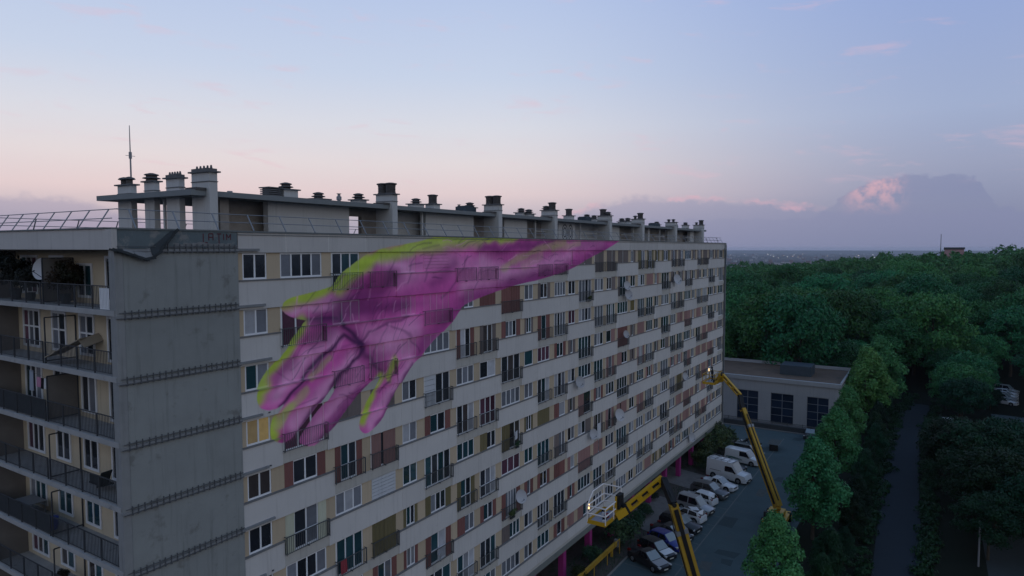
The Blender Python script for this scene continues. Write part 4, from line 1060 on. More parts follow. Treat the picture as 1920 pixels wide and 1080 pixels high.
def tree(kind, i, x, y, sc, rz, label, group, name="tree", sz=None, z=None, cat="tree"):
    cm, tm = KINDS[kind, i]
    o = empty(name, (x, y, hill(x, y) if z is None else z), rz, label, cat, group); o.scale = (sc, sc, sz or sc)
    obj("crown" if tm else "foliage", cm, o)
    if tm: obj("trunk", tm, o)
    return o

# plants, washing, boxes on the end balconies
for y, k, lab, sc in ((10.6, 0, "dark leafy plant mass at the left of the top corner balcony", 1.25), (9.0, 0, "tangle of dark plants under the dish on the top corner balcony", .9), (5.6, 0, "black bushy plant in front of the divider on the top corner balcony", 1.05), (4.4, 6, "potted dark plant at the front of the lowest visible corner balcony", .6), (6.9, 5, "dark potted plant above the blue tub on a corner balcony", .4)):
    o = empty("balcony_plant", (-4.95, y, slabz[k] + .02), y, lab, "potted plant")
    o.scale = (sc * .75, sc * .75, sc)
    f = obj("foliage", KINDS["bush", int(y) % 3][0].copy(), o, loc=(0, 0, .25)); f.data.materials[0] = M["leafD"]
    b = MB(); b.lathe([(.22, 0), (.3, .4), (.32, .42)], n=10); mb_obj("pot", b, M["tarp"], o)
M["cloth_p"] = mat("pink_cloth", (.45, .22, .34), .9); M["cloth_w"] = mat("white_cloth", (.55, .56, .6), .9); M["cloth_k"] = mat("black_cloth", (.015, .015, .02), .9); M["cloth_r"] = mat("red_cloth", (.26, .045, .06), .9); M["cloth_b"] = mat("pale_blue_cloth", (.3, .34, .42), .9)
def cloth(x0, y0, z, w, h, m, label, axis="y"):
    b = MB(); n = 6
    for q in range(2):
        for i in range(n):
            a, c = w * i / n, w * (i + 1) / n; oa, oc = .02 * math.sin(2.2 * i) + .012 * q, .02 * math.sin(2.2 * (i + 1)) + .012 * q
            P_ = (lambda t, o, zz: (o, t, zz)) if axis == "y" else (lambda t, o, zz: (t, -o, zz))
            b.quad(P_(a, oa, 0), P_(c, oc, 0), P_(c + .02, oc * 2, -h), P_(a + .02, oa * 2, -h - .02))
    return mb_obj("hanging_cloth", b, m, None, loc=(x0, y0, z), label=label, cat="washing", group="washing hung out on the building")
lnz = slabz[2] + 1.95
cloth(-5.5, 7.75, lnz + .25, .38, .95, M["cloth_b"], "long pale blue cloth hung at the left end of a balcony clothes line")
cloth(-5.5, 7.0, lnz, .42, .45, M["cloth_p"], "small pink cloth on the clothes line of a corner balcony")
cloth(-5.5, 6.72, lnz, .25, .5, M["cloth_k"], "small black cloth on the clothes line of a corner balcony")
cloth(-5.5, 6.42, lnz, .26, .48, M["cloth_w"], "small white cloth on the clothes line next to a black one")
b = MB(); b.tube((-5.5, 6.4, lnz + .01), (-5.5, 8.4, lnz + .27), .008, .008, 4); mb_obj("clothes_line", b, M["rail2"], None, label="clothes line strung across a corner balcony above dark screens", cat="clothes line")
cloth(6.0, -.16, Z0 - 17.35, .45, .75, M["cloth_r"], "red cloth hung over a French balcony railing low on the facade", "x")
cloth(39.75, -.18, Z0 - 17.1, .8, 1.5, M["cloth_w"], "pale sheet hung out of a window beside a satellite dish", "x")
# folded board leaning on the balcony of the second floor from the top
b = MB(); b.beam((-5.3, 6.1, .35), (-4.7, 4.2, 1.25), .04, .95, up=(1, 0, .2)); b.beam((-4.7, 4.2, 1.27), (-4.6, 3.9, .95), .04, .9, up=(1, 0, .2))
mb_obj("folded_board", b, mat("cardboard", (.30, .26, .21), .9, nz=.15), None, loc=(0, 0, slabz[1]), label="folded beige board leaning across the second corner balcony from the top", cat="board")
b = MB(); b.lathe([(.22, 0), (.26, .5), (.28, .52), (.28, .56)], n=12); mb_obj("tub", b, mat("blue_plastic", (.03, .06, .30), .5), None, loc=(-5.2, 7.2, slabz[4] + .02 - FH + FH), label="blue plastic tub standing by the divider on a corner balcony", cat="tub")
tb = empty("garden_table", (-4.9, 10.1, slabz[4] + .02), 0, "narrow grey table on a corner balcony behind the railing", "table")
b = MB(); b.box(-.4, .4, -.75, .75, .70, .74); mb_obj("table_top", b, M["galv"], tb)
for sx in (-.35, .35):
    for sy in (-.68, .68): b = MB(); b.tube((sx, sy, 0), (sx, sy, .7), .02, .02, 5); mb_obj("leg", b, M["galv"], tb)
b = MB()
for i in range(3): b.box(-.2, .2, -.55 + i * .4, -.2 + i * .4, 0, .55)
mb_obj("flower_box", b, M["cloth_w"], None, loc=(-5.2, 5.7, slabz[6] + .02), label="white plant troughs in a row at the lowest visible corner balcony", cat="planter")
b = MB(); b.box(-.25, .25, -.55, .55, 0, .06); b.beam((-.25, -.55, .05), (-.2, -.9, .75), .5, .04); b.box(-.25, -.2, -.5, .5, 0, .4); mb_obj("sun_chair", b, M["tarp"], None, loc=(-5.0, 2.9, slabz[3] + .3), label="dark folding chair lying on a corner balcony near the blank wall", cat="chair")
# items on French balconies
b = MB(); b.box(-.3, .3, -.02, .02, 0, .62); mb_obj("white_board", b, M["cloth_w"], None, loc=(24.6, -.2, Z0 - 14.9), rz=.3, label="small white board propped on a cluttered French balcony with olive shutters", cat="board")
ch = empty("white_chair", (15.0, -.02, Z0 - 20.9), .4, "white plastic chair squeezed behind a French balcony railing", "chair")
b = MB(); b.box(-.2, .2, -.05, .08, .4, .44); mb_obj("seat", b, M["cloth_w"], ch)
b = MB(); b.box(-.2, .2, .06, .09, .44, .85); mb_obj("backrest", b, M["cloth_w"], ch)
for sx in (-.18, .15):
    b = MB(); b.box(sx, sx + .03, -.05, -.02, 0, .4); mb_obj("leg", b, M["cloth_w"], ch)
for x, z, sc, lab in ((24.2, -20.9, .42, "green pot plants behind the railing under a satellite dish"), (38.0, -4.55, .3, "row of dark flowers on the railing of a white French window"), (24.9, -15.4, .32, "clutter of dark plants on a French balcony with olive shutters")):
    o = empty("balcony_plant", (x, -.12, Z0 + z - .3), 0, lab, "potted plant"); o.scale = (sc * 1.4, sc * .5, sc)
    obj("foliage", KINDS["bush", 1][0], o, loc=(0, 0, .2)); b = MB(); b.box(-.5, .5, -.3, .3, 0, .35); mb_obj("trough", b, M["tarp"], o)

# ------------------------------------------------------------------ the low building beyond the car park
WX, WB = 102.0, 118.0
M["ww"] = mat("low_building_render", (.30, .308, .325), .9, nz=.1, nscale=.4, streak=.15, rnd=.03)
M["wroof"] = mat("gravel_roof", (.125, .088, .068), .95, nz=.35, nscale=.5, dirt=((.055, .055, .05, 1), .4, .55, .5))
M["wglass"] = mat("dark_blue_glazing", (.012, .022, .045), .15, .5, nz=.3, nscale=.7, rnd=.3)
M["wmul"] = mat("grey_mullion", (.16, .18, .21), .6)
WAR = empty("low_building", (WX, 0, 0), 0, "low flat roofed building with tall dark windows beyond the car park", "building")
def wb(name, x0, x1, y0, y1, z0, z1, m, par=WAR):
    b = MB(); b.box(x0 - WX, x1 - WX, y0, y1, z0, z1); return mb_obj(name, b, m, par)
wins_y = [(1.35, -2.3), (-4.4, -8.1), (-10.25, -13.6)]
wb("wall", WX + .35, WB, -15.4, 12, 0, 7.2, M["ww"])
prev = 12
for a, b_ in wins_y + [(-15.4, -15.4)]:
    if prev - a > .05: wb("pier", WX, WX + .36, a, prev, 0, 5.38, M["ww"])
    prev = b_
wb("fascia", WX, WX + .36, -15.4, 12, 5.38, 7.25, M["ww"]); wb("cornice", WX - .25, WX + .4, -15.5, 12, 7.26, 7.95, M["ww"])
wb("roof", WX + .4, WB, -15.4, 12, 7.45, 7.75, M["wroof"]); wb("rear_parapet", WB - .3, WB, -15.4, 12, 7.76, 8.3, M["ww"]); wb("side_parapet", WX + .4, WB - .3, -15.5, -15.2, 7.76, 8.1, M["ww"])
for a, b_ in wins_y:
    o = wb("window", WX + .18, WX + .3, b_ + .02, a - .02, .15, .25, M["wmul"])
    n = MB()
    w = a - b_
    for i in range(3): y = b_ + w * i / 2; n.box(.16, .26, y - .05, y + .05, .25, 5.36)
    for z in (.25, 1.5, 2.8, 4.1, 5.3): n.box(.17, .25, b_, a, z - .04, z + .04)
    mb_obj("mullion", n, M["wmul"], o)
    for i in range(2):
        for j in range(4):
            p = MB(); z0 = (.25, 1.5, 2.8, 4.1)[j]; p.box(.2, .23, b_ + w * i / 2 + .05, b_ + w * (i + 1) / 2 - .05, z0 + .04, (1.5, 2.8, 4.1, 5.3)[j] - .04)
            mb_obj("pane", p, M["wglass"], o)
sk = MB(); sk.box(107.5 - WX, 112 - WX, -10.0, -4.8, 7.76, 9.5); mb_obj("rooflight_box", sk, M["duct"], WAR)
fn = empty("fence", (98.3, 0, 0), 0, "dark low bar fence in front of the tall windows of the low building", "fence")
b = MB()
for i in range(150): y = -15 + i * .16; b.box(-.012, .012, y - .012, y + .012, .1, 1.25)
b.box(-.02, .02, -15, 9, 1.2, 1.25); b.box(-.02, .02, -15, 9, .1, .15); mb_obj("bar", b, M["rail2"], fn)["kind"] = "stuff"
for i in range(11): b = MB(); b.box(-.04, .04, -15 + i * 2.4 - .04, -15 + i * 2.4 + .04, 0, 1.35); mb_obj("post", b, M["rail2"], fn)
sheet("pavement", [(97.2, -16), (101.9, -16), (101.9, 12), (97.2, 12)], .10, M["paving"])
b = MB(); b.box(97.05, 97.25, -16, 12, 0, .12); mb_obj("kerb", b, M["kerb"], kind="structure")
hb = MB(); hb.box(0, .5, -15, 9, 0, .75); mb_obj("low_wall", hb, mat("dark_low_wall", (.05, .055, .06), .9, nz=.2), None, loc=(97.45, 0, .1), label="dark low wall along the pavement before the low building", cat="low wall")

# ------------------------------------------------------------------ cars
M["tyre"] = mat("tyre", (.012, .012, .013), .85); M["rim"] = mat("wheel_rim", (.28, .29, .31), .35, metal=.7)
M["cglass"] = mat("car_glass", (.010, .012, .016), .05, .6); M["screenglass"] = mat("windscreen_painted_sky_sheen", (.20, .235, .255), .08, 1.0)  # windscreen base colour is lightened to imitate reflected sky
M["trim"] = mat("black_plastic_trim", (.018, .018, .02), .6); M["lamp"] = mat("headlamp_lens", (.45, .47, .5), .1, .6); M["tail"] = mat("tail_lamp_lens", (.13, .008, .010), .2); M["plate"] = mat("number_plate", (.55, .55, .50), .5)
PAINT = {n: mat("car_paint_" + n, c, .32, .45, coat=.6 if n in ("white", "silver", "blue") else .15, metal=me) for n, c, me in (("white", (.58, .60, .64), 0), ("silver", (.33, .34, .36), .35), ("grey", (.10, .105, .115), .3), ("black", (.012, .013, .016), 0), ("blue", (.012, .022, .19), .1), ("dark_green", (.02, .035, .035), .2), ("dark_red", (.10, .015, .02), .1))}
CK = dict(hatch=(3.95, 1.70, 1.47, .92), saloon=(4.4, 1.76, 1.44, .90), suv=(4.45, 1.84, 1.64, 1.02), estate=(4.2, 1.74, 1.80, 1.0), van=(5.6, 2.0, 2.55, 1.25), small_van=(4.9, 1.9, 1.95, 1.10))
def car(kind, paint, x, y, ang, label, roof=None, name="parked_car", cat="car", group="cars parked beside the block", rear_out=False, z=.01, bonnet=None):
    L, Wd, H, belt = CK[kind]; hw = Wd / 2
    head = math.radians(-90 - ang) + (math.pi if rear_out else 0)
    o = empty(name, (x, y, z), head, label, cat, group)
    pm_ = PAINT[paint]; rm_ = PAINT[roof] if roof else pm_
    van = kind in ("van", "small_van")
    hood = belt + (.05 if van else -.04)
    x0, x1 = -L / 2, L / 2
    if van: st = [x0, x0 + .03, x0 + .10, x1 - L * .36, x1 - L * .22, x1 - L * .04, x1]; tops = [.5, belt, H, H, None, None, None]
    elif kind in ("estate",): st = [x0, x0 + .05, x0 + .22, x1 - L * .42, x1 - L * .24, x1 - L * .06, x1]; tops = [.5, belt, H, H, None, None, None]
    elif kind == "saloon": st = [x0, x0 + .12, x0 + L * .20, x0 + L * .36, x1 - L * .46, x1 - L * .28, x1 - L * .06, x1]; tops = [.5, None, None, H - .03, H, None, None, None]
    else: st = [x0, x0 + .07, x0 + .42, x0 + L * .30, x1 - L * .45, x1 - L * .27, x1 - L * .06, x1]; tops = [.5, belt, H - .10, H, H, None, None, None]
    rhw = hw * (.86 if van else .74)
    secs = []
    n = len(st)
    for i, (sx, t) in enumerate(zip(st, tops)):
        e = .86 if i in (0, n - 1) else (.96 if i in (1, n - 2) else 1.0)
        if i == 0 or i == n - 1: hz = .62 if i else .72; sec = [(hw * e * .95, .26), (hw * e, .45), (hw * e * .99, hz), (hw * e * .8, hz + .04), (0, hz + .05)]
        elif t is None or t <= belt + .01:
            hz = hood - (.14 if i == n - 2 else 0) if (t is None and i > 2) else belt
            sec = [(hw * .95, .24), (hw * e, .45), (hw * e * .985, hz - .07), (hw * e * .86, hz), (0, hz + .035)]
        else: sec = [(hw * .95, .24), (hw, .45), (hw * .985, belt), (rhw, t - .03), (0, t + .02)]
        secs.append(sec)
    b = MB(); idx = []
    for sx, sec in zip(st, secs):
        row = []
        for q, (yy, zz) in enumerate(sec): row.append(len(b.v)); b.v.append((sx, yy, zz))
        for q, (yy, zz) in reversed(list(enumerate(sec[:-1]))): row.append(len(b.v)); b.v.append((sx, -yy, zz))
        idx.append(row)
    for r0, r1 in zip(idx, idx[1:]):
        for q in range(len(r0) - 1): b.f.append((r0[q], r1[q], r1[q + 1], r0[q + 1])); b.mi.append(0)
        b.f.append((r0[-1], r1[-1], r1[0], r0[0])); b.mi.append(0)
    b.f.append(tuple(idx[0])); b.mi.append(0); b.f.append(tuple(reversed(idx[-1]))); b.mi.append(0)
    mb_obj("body", b, pm_, o, smooth=32)
    ri = [i for i, t in enumerate(tops) if t is not None and t > belt + .2]
    fr, rr_ = ri[-1], ri[0]                      # roof front / rear stations
    ftop, rtop = tops[fr], tops[rr_]
    cow = fr + 1; hz = secs[cow][3][1]; cy = secs[cow][3][0]
    def glass(nm, pts, m, inset=.08, off=.018):
        pts = [Vector(p) for p in pts]; c = sum(pts, Vector()) / len(pts); nn = (pts[1] - pts[0]).cross(pts[2] - pts[0]).normalized()
        if nn.dot(c - Vector((0, 0, .8))) < 0: nn = -nn
        q = [p + (c - p) * inset + nn * off for p in pts]; g = MB(); g.poly(q); g.poly([p - nn * .01 for p in reversed(q)])
        for a_, c_ in zip(range(len(q)), list(range(1, len(q))) + [0]): g.quad(q[a_], q[a_] - nn * .01, q[c_] - nn * .01, q[c_])
        return mb_obj(nm, g, m, o)
    xf, xc = st[fr], st[cow]
    if bonnet:  # pale panel over a dark bonnet, imitates the sky reflected in it
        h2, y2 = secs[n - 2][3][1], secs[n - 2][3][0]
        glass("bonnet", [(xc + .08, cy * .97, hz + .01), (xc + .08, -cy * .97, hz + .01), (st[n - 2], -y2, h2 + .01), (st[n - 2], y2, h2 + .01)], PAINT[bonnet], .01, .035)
    glass("windscreen", [(xc, cy * .95, hz + .01), (xc, -cy * .95, hz + .01), (xf, -rhw, ftop - .02), (xf, rhw, ftop - .02)], M["screenglass"], .05, .03)
    ra = rr_ - 1
    rz_ = secs[ra][2][1]; ry = secs[ra][2][0]
    if kind != "van": glass("rear_window", [(st[ra], ry * .92, belt + .02), (st[ra], -ry * .92, belt + .02), (st[rr_], -rhw, rtop - .06), (st[rr_], rhw, rtop - .06)], M["cglass"], .1, .02)
    for s in (1, -1):
        yb, yt = hw * .985 * s, rhw * s; xr = st[rr_]
        zb_ = belt + .03
        if van:
            xa = xf - .95
            glass("side_window", [(xa, yb, zb_), (xc - .12, yb * .985, zb_), (xf + .05, yt * 1.04, ftop - (.55 if kind == "van" else .12)), (xa, yt * 1.05, ftop - (.55 if kind == "van" else .12))], M["cglass"], .05)
        else:
            xm = (xr + xf) / 2 + .25
            xl = st[ra] + .12 if kind == "estate" else st[rr_] - .05
            for a_, c_ in ((xl, xm - .03), (xm + .03, None)):
                if c_ is None: pts = [(a_, yb, zb_), (xc - .15, yb * .97, zb_), (xf - .02, yt * 1.02, ftop - .06), (a_, yt * 1.02, ftop - .06)]
                else: pts = [(a_, yb, zb_), (c_, yb, zb_), (c_, yt * 1.02, ftop - .06), (a_ + .2, yt * 1.02, rtop - .06)]
                glass("side_window", pts, M["cglass"], .06)
        m = MB(); m.box(xc - .35, xc - .17, min(yb, yb + .2 * s), max(yb, yb + .2 * s), belt + .02, belt + .17); mb_obj("wing_mirror", m, pm_ if paint != "white" else M["trim"], o)
        for nm, sx, mm in (("headlight", 1, M["lamp"]), ("tail_light", -1, M["tail"])):
            e = x1 if sx > 0 else x0; g = MB(); zz = .58 if sx > 0 else (.75 if not van else .95)
            yc = hw * .66 * s; g.box(min(e, e - .30 * sx) + (.0 if sx > 0 else .05), max(e, e - .30 * sx) + (.0 if sx > 0 else .05), min(yc, yc + .22 * s), max(yc, yc + .22 * s), zz, zz + (.15 if sx > 0 else .28)); mb_obj(nm, g, mm, o)
    bmp = MB(); bmp.box(x1 - .1, x1 + .04, -hw * .8, hw * .8, .26, .46); bmp.box(x0 - .04, x0 + .1, -hw * .8, hw * .8, .26, .50)
    mb_obj("bumper", bmp, M["trim"] if van or kind == "estate" else pm_, o)
    gr = MB(); gr.box(x1 - .05, x1 + .045, -hw * .45, hw * .45, .50, .62); mb_obj("grille", gr, M["trim"], o)
    for e in (x1 + .045, x0 - .05): pl = MB(); pl.box(e, e + .012, -.26, .26, .36, .47); mb_obj("number_plate", pl, M["plate"], o)
    wr = .33 if kind != "van" else .36
    for wx in (x0 + L * .19, x1 - L * .19):
        for s in (1, -1):
            t = MB(); t.tube((0, -.11, 0), (0, .11, 0), wr, wr, 16); w_ = mb_obj("wheel", t, M["tyre"], o, loc=(wx, (hw - .09) * s, wr))
            q = MB(); q.tube((0, .10 * s, 0), (0, .122 * s, 0), wr * .64, wr * .6, 12); mb_obj("rim", q, M["rim"], w_)
            a_ = MB(); a_.tube((wx, (hw - .3) * s, wr + .03), (wx, (hw + .004) * s, wr + .03), wr + .07, wr + .07, 14); mb_obj("wheel_arch", a_, M["trim"], o)
    if roof:
        g = MB(); g.poly([(st[rr_] + .05, rhw * .9, rtop + .03), (st[rr_] + .05, -rhw * .9, rtop + .03), (xf - .04, -rhw * .9, ftop + .03), (xf - .04, rhw * .9, ftop + .03)][::-1]); mb_obj("roof_panel", g, rm_, o)
    return o
car("saloon", "black", 40.5, -5.4, 24, "dark car with sky sheen painted on its bonnet, nearest the camera in the parked row", bonnet="silver")
car("hatch", "black", 42.9, -5.3, 24, "dark car with pale sky sheen painted on its bonnet beside the bright blue hatchback", bonnet="white")
car("hatch", "blue", 45.3, -5.5, 20, "bright blue hatchback parked next to the boom of the near lift")
car("saloon", "black", 47.6, -5.2, 14, "black saloon half hidden behind the boom of the near lift")
car("suv", "black", 50.2, -5.3, 14, "black car with windscreen coloured grey as sky sheen right of the near lift boom")
car("hatch", "white", 53.2, -5.2, 12, "white hatchback with black glass roof parked tail outwards", roof="black", rear_out=True)
car("estate", "silver", 56.0, -5.2, 14, "pale silver boxy estate with roof rails between two white cars")
car("hatch", "white", 58.9, -4.9, 12, "small white hatchback parked tail outwards beside the boxy estate", rear_out=True)
car("suv", "grey", 61.8, -5.2, 12, "dark grey crossover between the small white hatchback and a white saloon")
car("saloon", "white", 65.0, -5.5, 12, "white saloon parked beside the big white van")
VAN = car("van", "white", 69.0, -5.7, 12, "large white high roofed van with a roof rack", name="parked_van", cat="van")
car("hatch", "black", 72.8, -5.0, 10, "black hatchback squeezed between the two white vans")
V2 = car("small_van", "white", 77.0, -5.7, 10, "smaller white panel van with a green stripe at the far end of the row", name="parked_van", cat="van")
car("estate", "dark_green", 80.6, -5.6, 10, "dark estate with a white roof line beyond the vans")
car("saloon", "black", 96.0, -11.8, 90, "black car parked alone near the low building", group="cars standing apart")
# roof rack and side marks of the vans
b = MB(); L_ = 5.6
for i in range(5): b.box(-2.4 + i * .85, -2.35 + i * .85, -.86, .86, 2.60, 2.66); b.box(-2.4 + i * .85, -2.35 + i * .85, -.86, -.82, 2.48, 2.66); b.box(-2.4 + i * .85, -2.35 + i * .85, .82, .86, 2.48, 2.66)
for y in (-.86, .83): b.box(-2.5, 1.2, y, y + .03, 2.66, 2.70)
mb_obj("roof_rack", b, M["rim"], VAN)
b = MB(); 
for s in (1, -1): b.box(-2.2, -.6, 1.0 * s - .006, 1.0 * s + .006, 1.15, 1.20)
mb_obj("side_moulding", b, M["trim"], VAN)
b = MB()
for s in (1, -1):
    for i, z in enumerate((.62, .76)): b.poly([(-2.2, .955 * s, z), (.2, .958 * s, z - .05), (.25, .958 * s, z), (-1.2, .958 * s, z + .16), (-2.2, .957 * s, z + .1)])
mb_obj("green_stripe", b, mat("green_stripe", (.05, .14, .12), .5), V2)
# cars glimpsed beyond the road on the right
for i, (kd, pa, x, y, an, lab) in enumerate((("hatch", "white", 105, -30.4, 90, "white car glimpsed through dark leaves right of the road"), ("small_van", "white", 111.5, -30.6, 90, "white van glimpsed through dark leaves right of the road"),
        ("saloon", "white", 141, -40.2, 20, "white car at the left of the far parking yard"), ("suv", "silver", 144.2, -40.4, 20, "silver car in the middle of the far parking yard"), ("hatch", "white", 147.2, -40.9, 20, "white hatchback at the right of the far parking yard"), ("hatch", "white", 150.4, -41.2, 20, "white hatchback second from the right in the far parking yard"), ("estate", "silver", 153.6, -41.5, 20, "boxy silver car at the right edge of the far parking yard"), ("saloon", "silver", 97.6, -31.2, 90, "silver car half hidden by trees right of the road"))):
    car(kd, pa, x, y, an, lab, group="cars beyond the road", cat="van" if kd == "small_van" else "car", name="parked_van" if kd == "small_van" else "parked_car")
# heap of scrap beyond the parked row
rr = random.Random(8); hp = MB()
for i in range(70):
    x, y = rr.uniform(-1.9, 1.9), rr.uniform(-1.7, 1.7); z = max(0, 1.1 - .35 * (x * x + y * y) ** .5) * rr.random()
    p0 = Vector((x, y, z)); p1 = p0 + Vector((rr.uniform(-.6, .6), rr.uniform(-.6, .6), rr.uniform(0, .5)))
    if (p1 - p0).length > .1: hp.beam(p0, p1, rr.uniform(.1, .5), rr.uniform(.03, .2), rr.choice((0, 0, 1, 2)))
mb_obj("scrap_heap", hp, [M["cloth_w"], M["tyre"], M["duct"]], None, loc=(84.6, -4.6, .1), label="heap of pale scrap and rubbish at the far end of the parked row", cat="scrap heap", kind="stuff")
b = MB(); b.box(-1.1, 1.1, -.6, .6, 0, .9); b.box(-1.15, 1.15, -.65, .65, .9, 1.0); mb_obj("container", b, M["trim"], None, loc=(86.2, -8.0, .02), rz=.2, label="dark low container beside the scrap heap in the car park", cat="container")
sheet("pale_board", [(-1.6, -.8), (1.6, -.8), (1.6, .8), (-1.6, .8)], 1.04, M["patch2"], kind=None, label="pale board lying on top of the dark container", cat="board").location = (86.4, -8.1, 1.02 + .01)

# ------------------------------------------------------------------ boom lifts
M["yel"] = mat("lift_yellow", (.52, .30, .008), .45, .5, nz=.12, nscale=3); M["yel2"] = mat("lift_yellow_worn", (.40, .245, .03), .6, nz=.25, nscale=2)
M["blk"] = mat("lift_black", (.012, .012, .014), .6); M["wtube"] = mat("cage_white_tube", (.78, .74, .73), .5); M["floor"] = mat("cage_floor", (.33, .34, .40), .8, nz=.3, nscale=4)
M["lit"] = mat("work_lamp_lit", (.9, .7, .4), .4, emit=(1.0, .66, .30), estr=1.7); M["hose"] = mat("hose", (.03, .035, .04), .7)
def lift(base, p, label, cage, floor_z, lamp_at, near):
    base = Vector(base)
    o = empty("boom_lift", base, 0, label, "boom lift", "yellow boom lifts")
    q = lambda v: Vector(v) - base
    pts = {k: q(v) for k, v in p.items()}
    # undercarriage and turret
    b = MB(); b.box(-2.0, 2.0, -1.15, 1.15, .45, .95); mb_obj("chassis", b, M["yel"], o)
    for sx in (-1.5, 1.5):
        for sy in (-1.1, 1.1): b = MB(); b.tube((sx, sy - .2, .5), (sx, sy + .2, .5), .5, .5, 16); w = mb_obj("wheel", b, M["tyre"], o); b = MB(); b.tube((sx, sy - .22, .5), (sx, sy + .22, .5), .25, .25, 10); mb_obj("rim", b, M["yel"], w)
    b = MB(); b.box(-1.1, .9, -.8, .8, 1.0, 1.55); b.tube((0, 0, .9), (0, 0, 1.02), .7, .7, 14); mb_obj("turret", b, M["yel"], o)
    b = MB(); b.box(-1.9, -1.45, -1.0, 1.0, 1.0, 1.8); mb_obj("counterweight", b, M["blk"], o)
    piv, kn, el, j0, j1 = pts["piv"], pts["kn"], pts["elbow"], pts["elbow"], pts["jib"]
    b = MB(); b.beam((0, 0, 1.7), piv, .6, .5); mb_obj("boom_foot", b, M["yel"], o)
    d = (kn - piv)
    side = d.normalized().cross(Vector((0, 0, 1))).normalized()
    tow = (CAM - base); tow.z = 0; tow.normalize()
    b = MB(); b.beam(piv, piv + d * .80, .66, .84, w1=.62, h1=.80); mb_obj("boom", b, M["yel2"] if near else M["yel2"], o)
    b = MB(); b.beam(piv + d * .8, kn, .48, .60); mb_obj("boom_extension", b, M["yel2"], o)
    # the dark hose track lying on the boom's face, with bright edges
    sgn = 1 if side.dot(tow) > 0 else -1
    up = side.cross(d.normalized())
    b = MB(); off = side * (.33 * sgn); b.beam(piv + off + d * .03, piv + off + d * .97, .08, .30); mb_obj("hose_track", b, M["blk"], o)
    b = MB(); off2 = up * .43 if up.dot(tow) > 0 else up * -.43; b.beam(piv + off2 + d * .05, piv + off2 + d * .93, .13, .05); mb_obj("hose_track", b, M["blk"], o)
    b = MB(); b.beam(piv + d * .79, piv + d * .82, .72, .90); mb_obj("boom_collar", b, M["galv"], o)
    # knuckle
    b = MB(); b.beam(kn, el, .44, .52); b.tube(el - side * .3, el + side * .3, .16, .16, 10); b.tube(kn - side * .3, kn + side * .3, .16, .16, 10); mb_obj("knuckle", b, M["blk"], o)
    b = MB(); b.path([kn + side * .3 * sgn, (kn + el) / 2 + side * .5 * sgn, el + side * .25 * sgn], .04, 5); mb_obj("hose", b, M["hose"], o)
    # jib: two parallel bars with web plates
    jd = j1 - el; jn = jd.normalized(); js = jn.cross(Vector((0, 0, 1))).normalized(); ju = js.cross(jn)
    w = .30
    b = MB(); b.beam(el + ju * .25, j1 + ju * .25, .24, .15); mb_obj("jib_bar", b, M["yel"], o)
    b = MB(); b.beam(el - ju * .25, j1 - ju * .25, .24, .15); mb_obj("jib_bar", b, M["yel"], o)
    for t in (.06, .36, .64, .93):
        c = el + jd * t; b = MB(); b.beam(c - jn * .22, c + jn * .22, .2, .4); mb_obj("jib_plate", b, M["yel"], o)
    b = MB(); b.beam(el + jd * .12 - ju * .02, el + jd * .9 + ju * .03, .10, .12); mb_obj("jib_cylinder", b, M["blk"], o)
    # cage
    (cx0, cx1, cy0, cy1) = cage; cz = floor_z - base.z
    cg = empty("cage", (0, 0, 0)); cg.parent = o
    X0, X1, Y0, Y1 = cx0 - base.x, cx1 - base.x, cy0 - base.y, cy1 - base.y
    b = MB(); b.box(X0 + .06, X1 - .06, Y0 + .06, Y1 - .06, cz - .03, cz); mb_obj("floor_plate", b, M["floor"], cg)
    b = MB(); b.box(X0, X1, Y0, Y0 + .07, cz - .12, cz + (.16 if near else .32)); b.box(X0, X1, Y1 - .07, Y1, cz - .12, cz + .16); b.box(X0, X0 + .07, Y0 + .07, Y1 - .07, cz - .12, cz + .16); b.box(X1 - .07, X1, Y0 + .07, Y1 - .07, cz - .12, cz + .16); mb_obj("toe_board", b, M["yel"], cg)
    b = MB()
    for hz in ((.62, 1.15) if near else (1.1,)):
        for a_, c_ in (((X0, Y0), (X1, Y0)), ((X1, Y0), (X1, Y1)), ((X1, Y1), (X0, Y1)), ((X0, Y1), (X0, Y0))): b.tube((a_[0], a_[1], cz + hz), (c_[0], c_[1], cz + hz), .048 if near else .045, None, 6)
    mb_obj("guard_rail", b, M["wtube"] if near else M["yel2"], cg)
    for px, py in ((X0, Y0), (X1, Y0), (X1, Y1), (X0, Y1), ((X0 + X1) / 2, Y0), ((X0 + X1) / 2, Y1)):
        b = MB(); b.tube((px, py, cz), (px, py, cz + 1.15), .042 if near else .04, None, 6); mb_obj("guard_post", b, M["wtube"] if near else M["yel2"], cg)
    if near:   # taller hoop over the far half
        b = MB(); b.path([(X1, Y1, cz + 1.15), (X1 - .1, Y1, cz + 1.9), (X0 + .9, Y1, cz + 1.9), (X0, Y1, cz + 1.15)], .045, 6); b.path([(X1, Y0, cz + 1.15), (X1 - .1, Y0, cz + 1.9), (X1 - .1, Y1, cz + 1.9)], .045, 6)
        mb_obj("overhead_hoop", b, M["wtube"], cg)
        b = MB(); b.box(X1 - .95, X1 - .25, Y0 - .28, Y0 + .06, cz + .55, cz + 1.6); mb_obj("tool_bag", b, M["blk"], cg)
        b = MB(); b.beam((X1 - 1.0, Y0, cz), (X1 - 1.0, Y0, cz + 1.5), .12, .12); b.path([(X1 - 1.8, Y0 + .5, cz + .55), (X1 - 1.4, Y0 + .3, cz + .8), (X1 - 1.0, Y0 + .1, cz + .8)], .07, 6); mb_obj("cage_upright", b, M["yel"], cg)
        b = MB(); rq_ = random.Random(2)
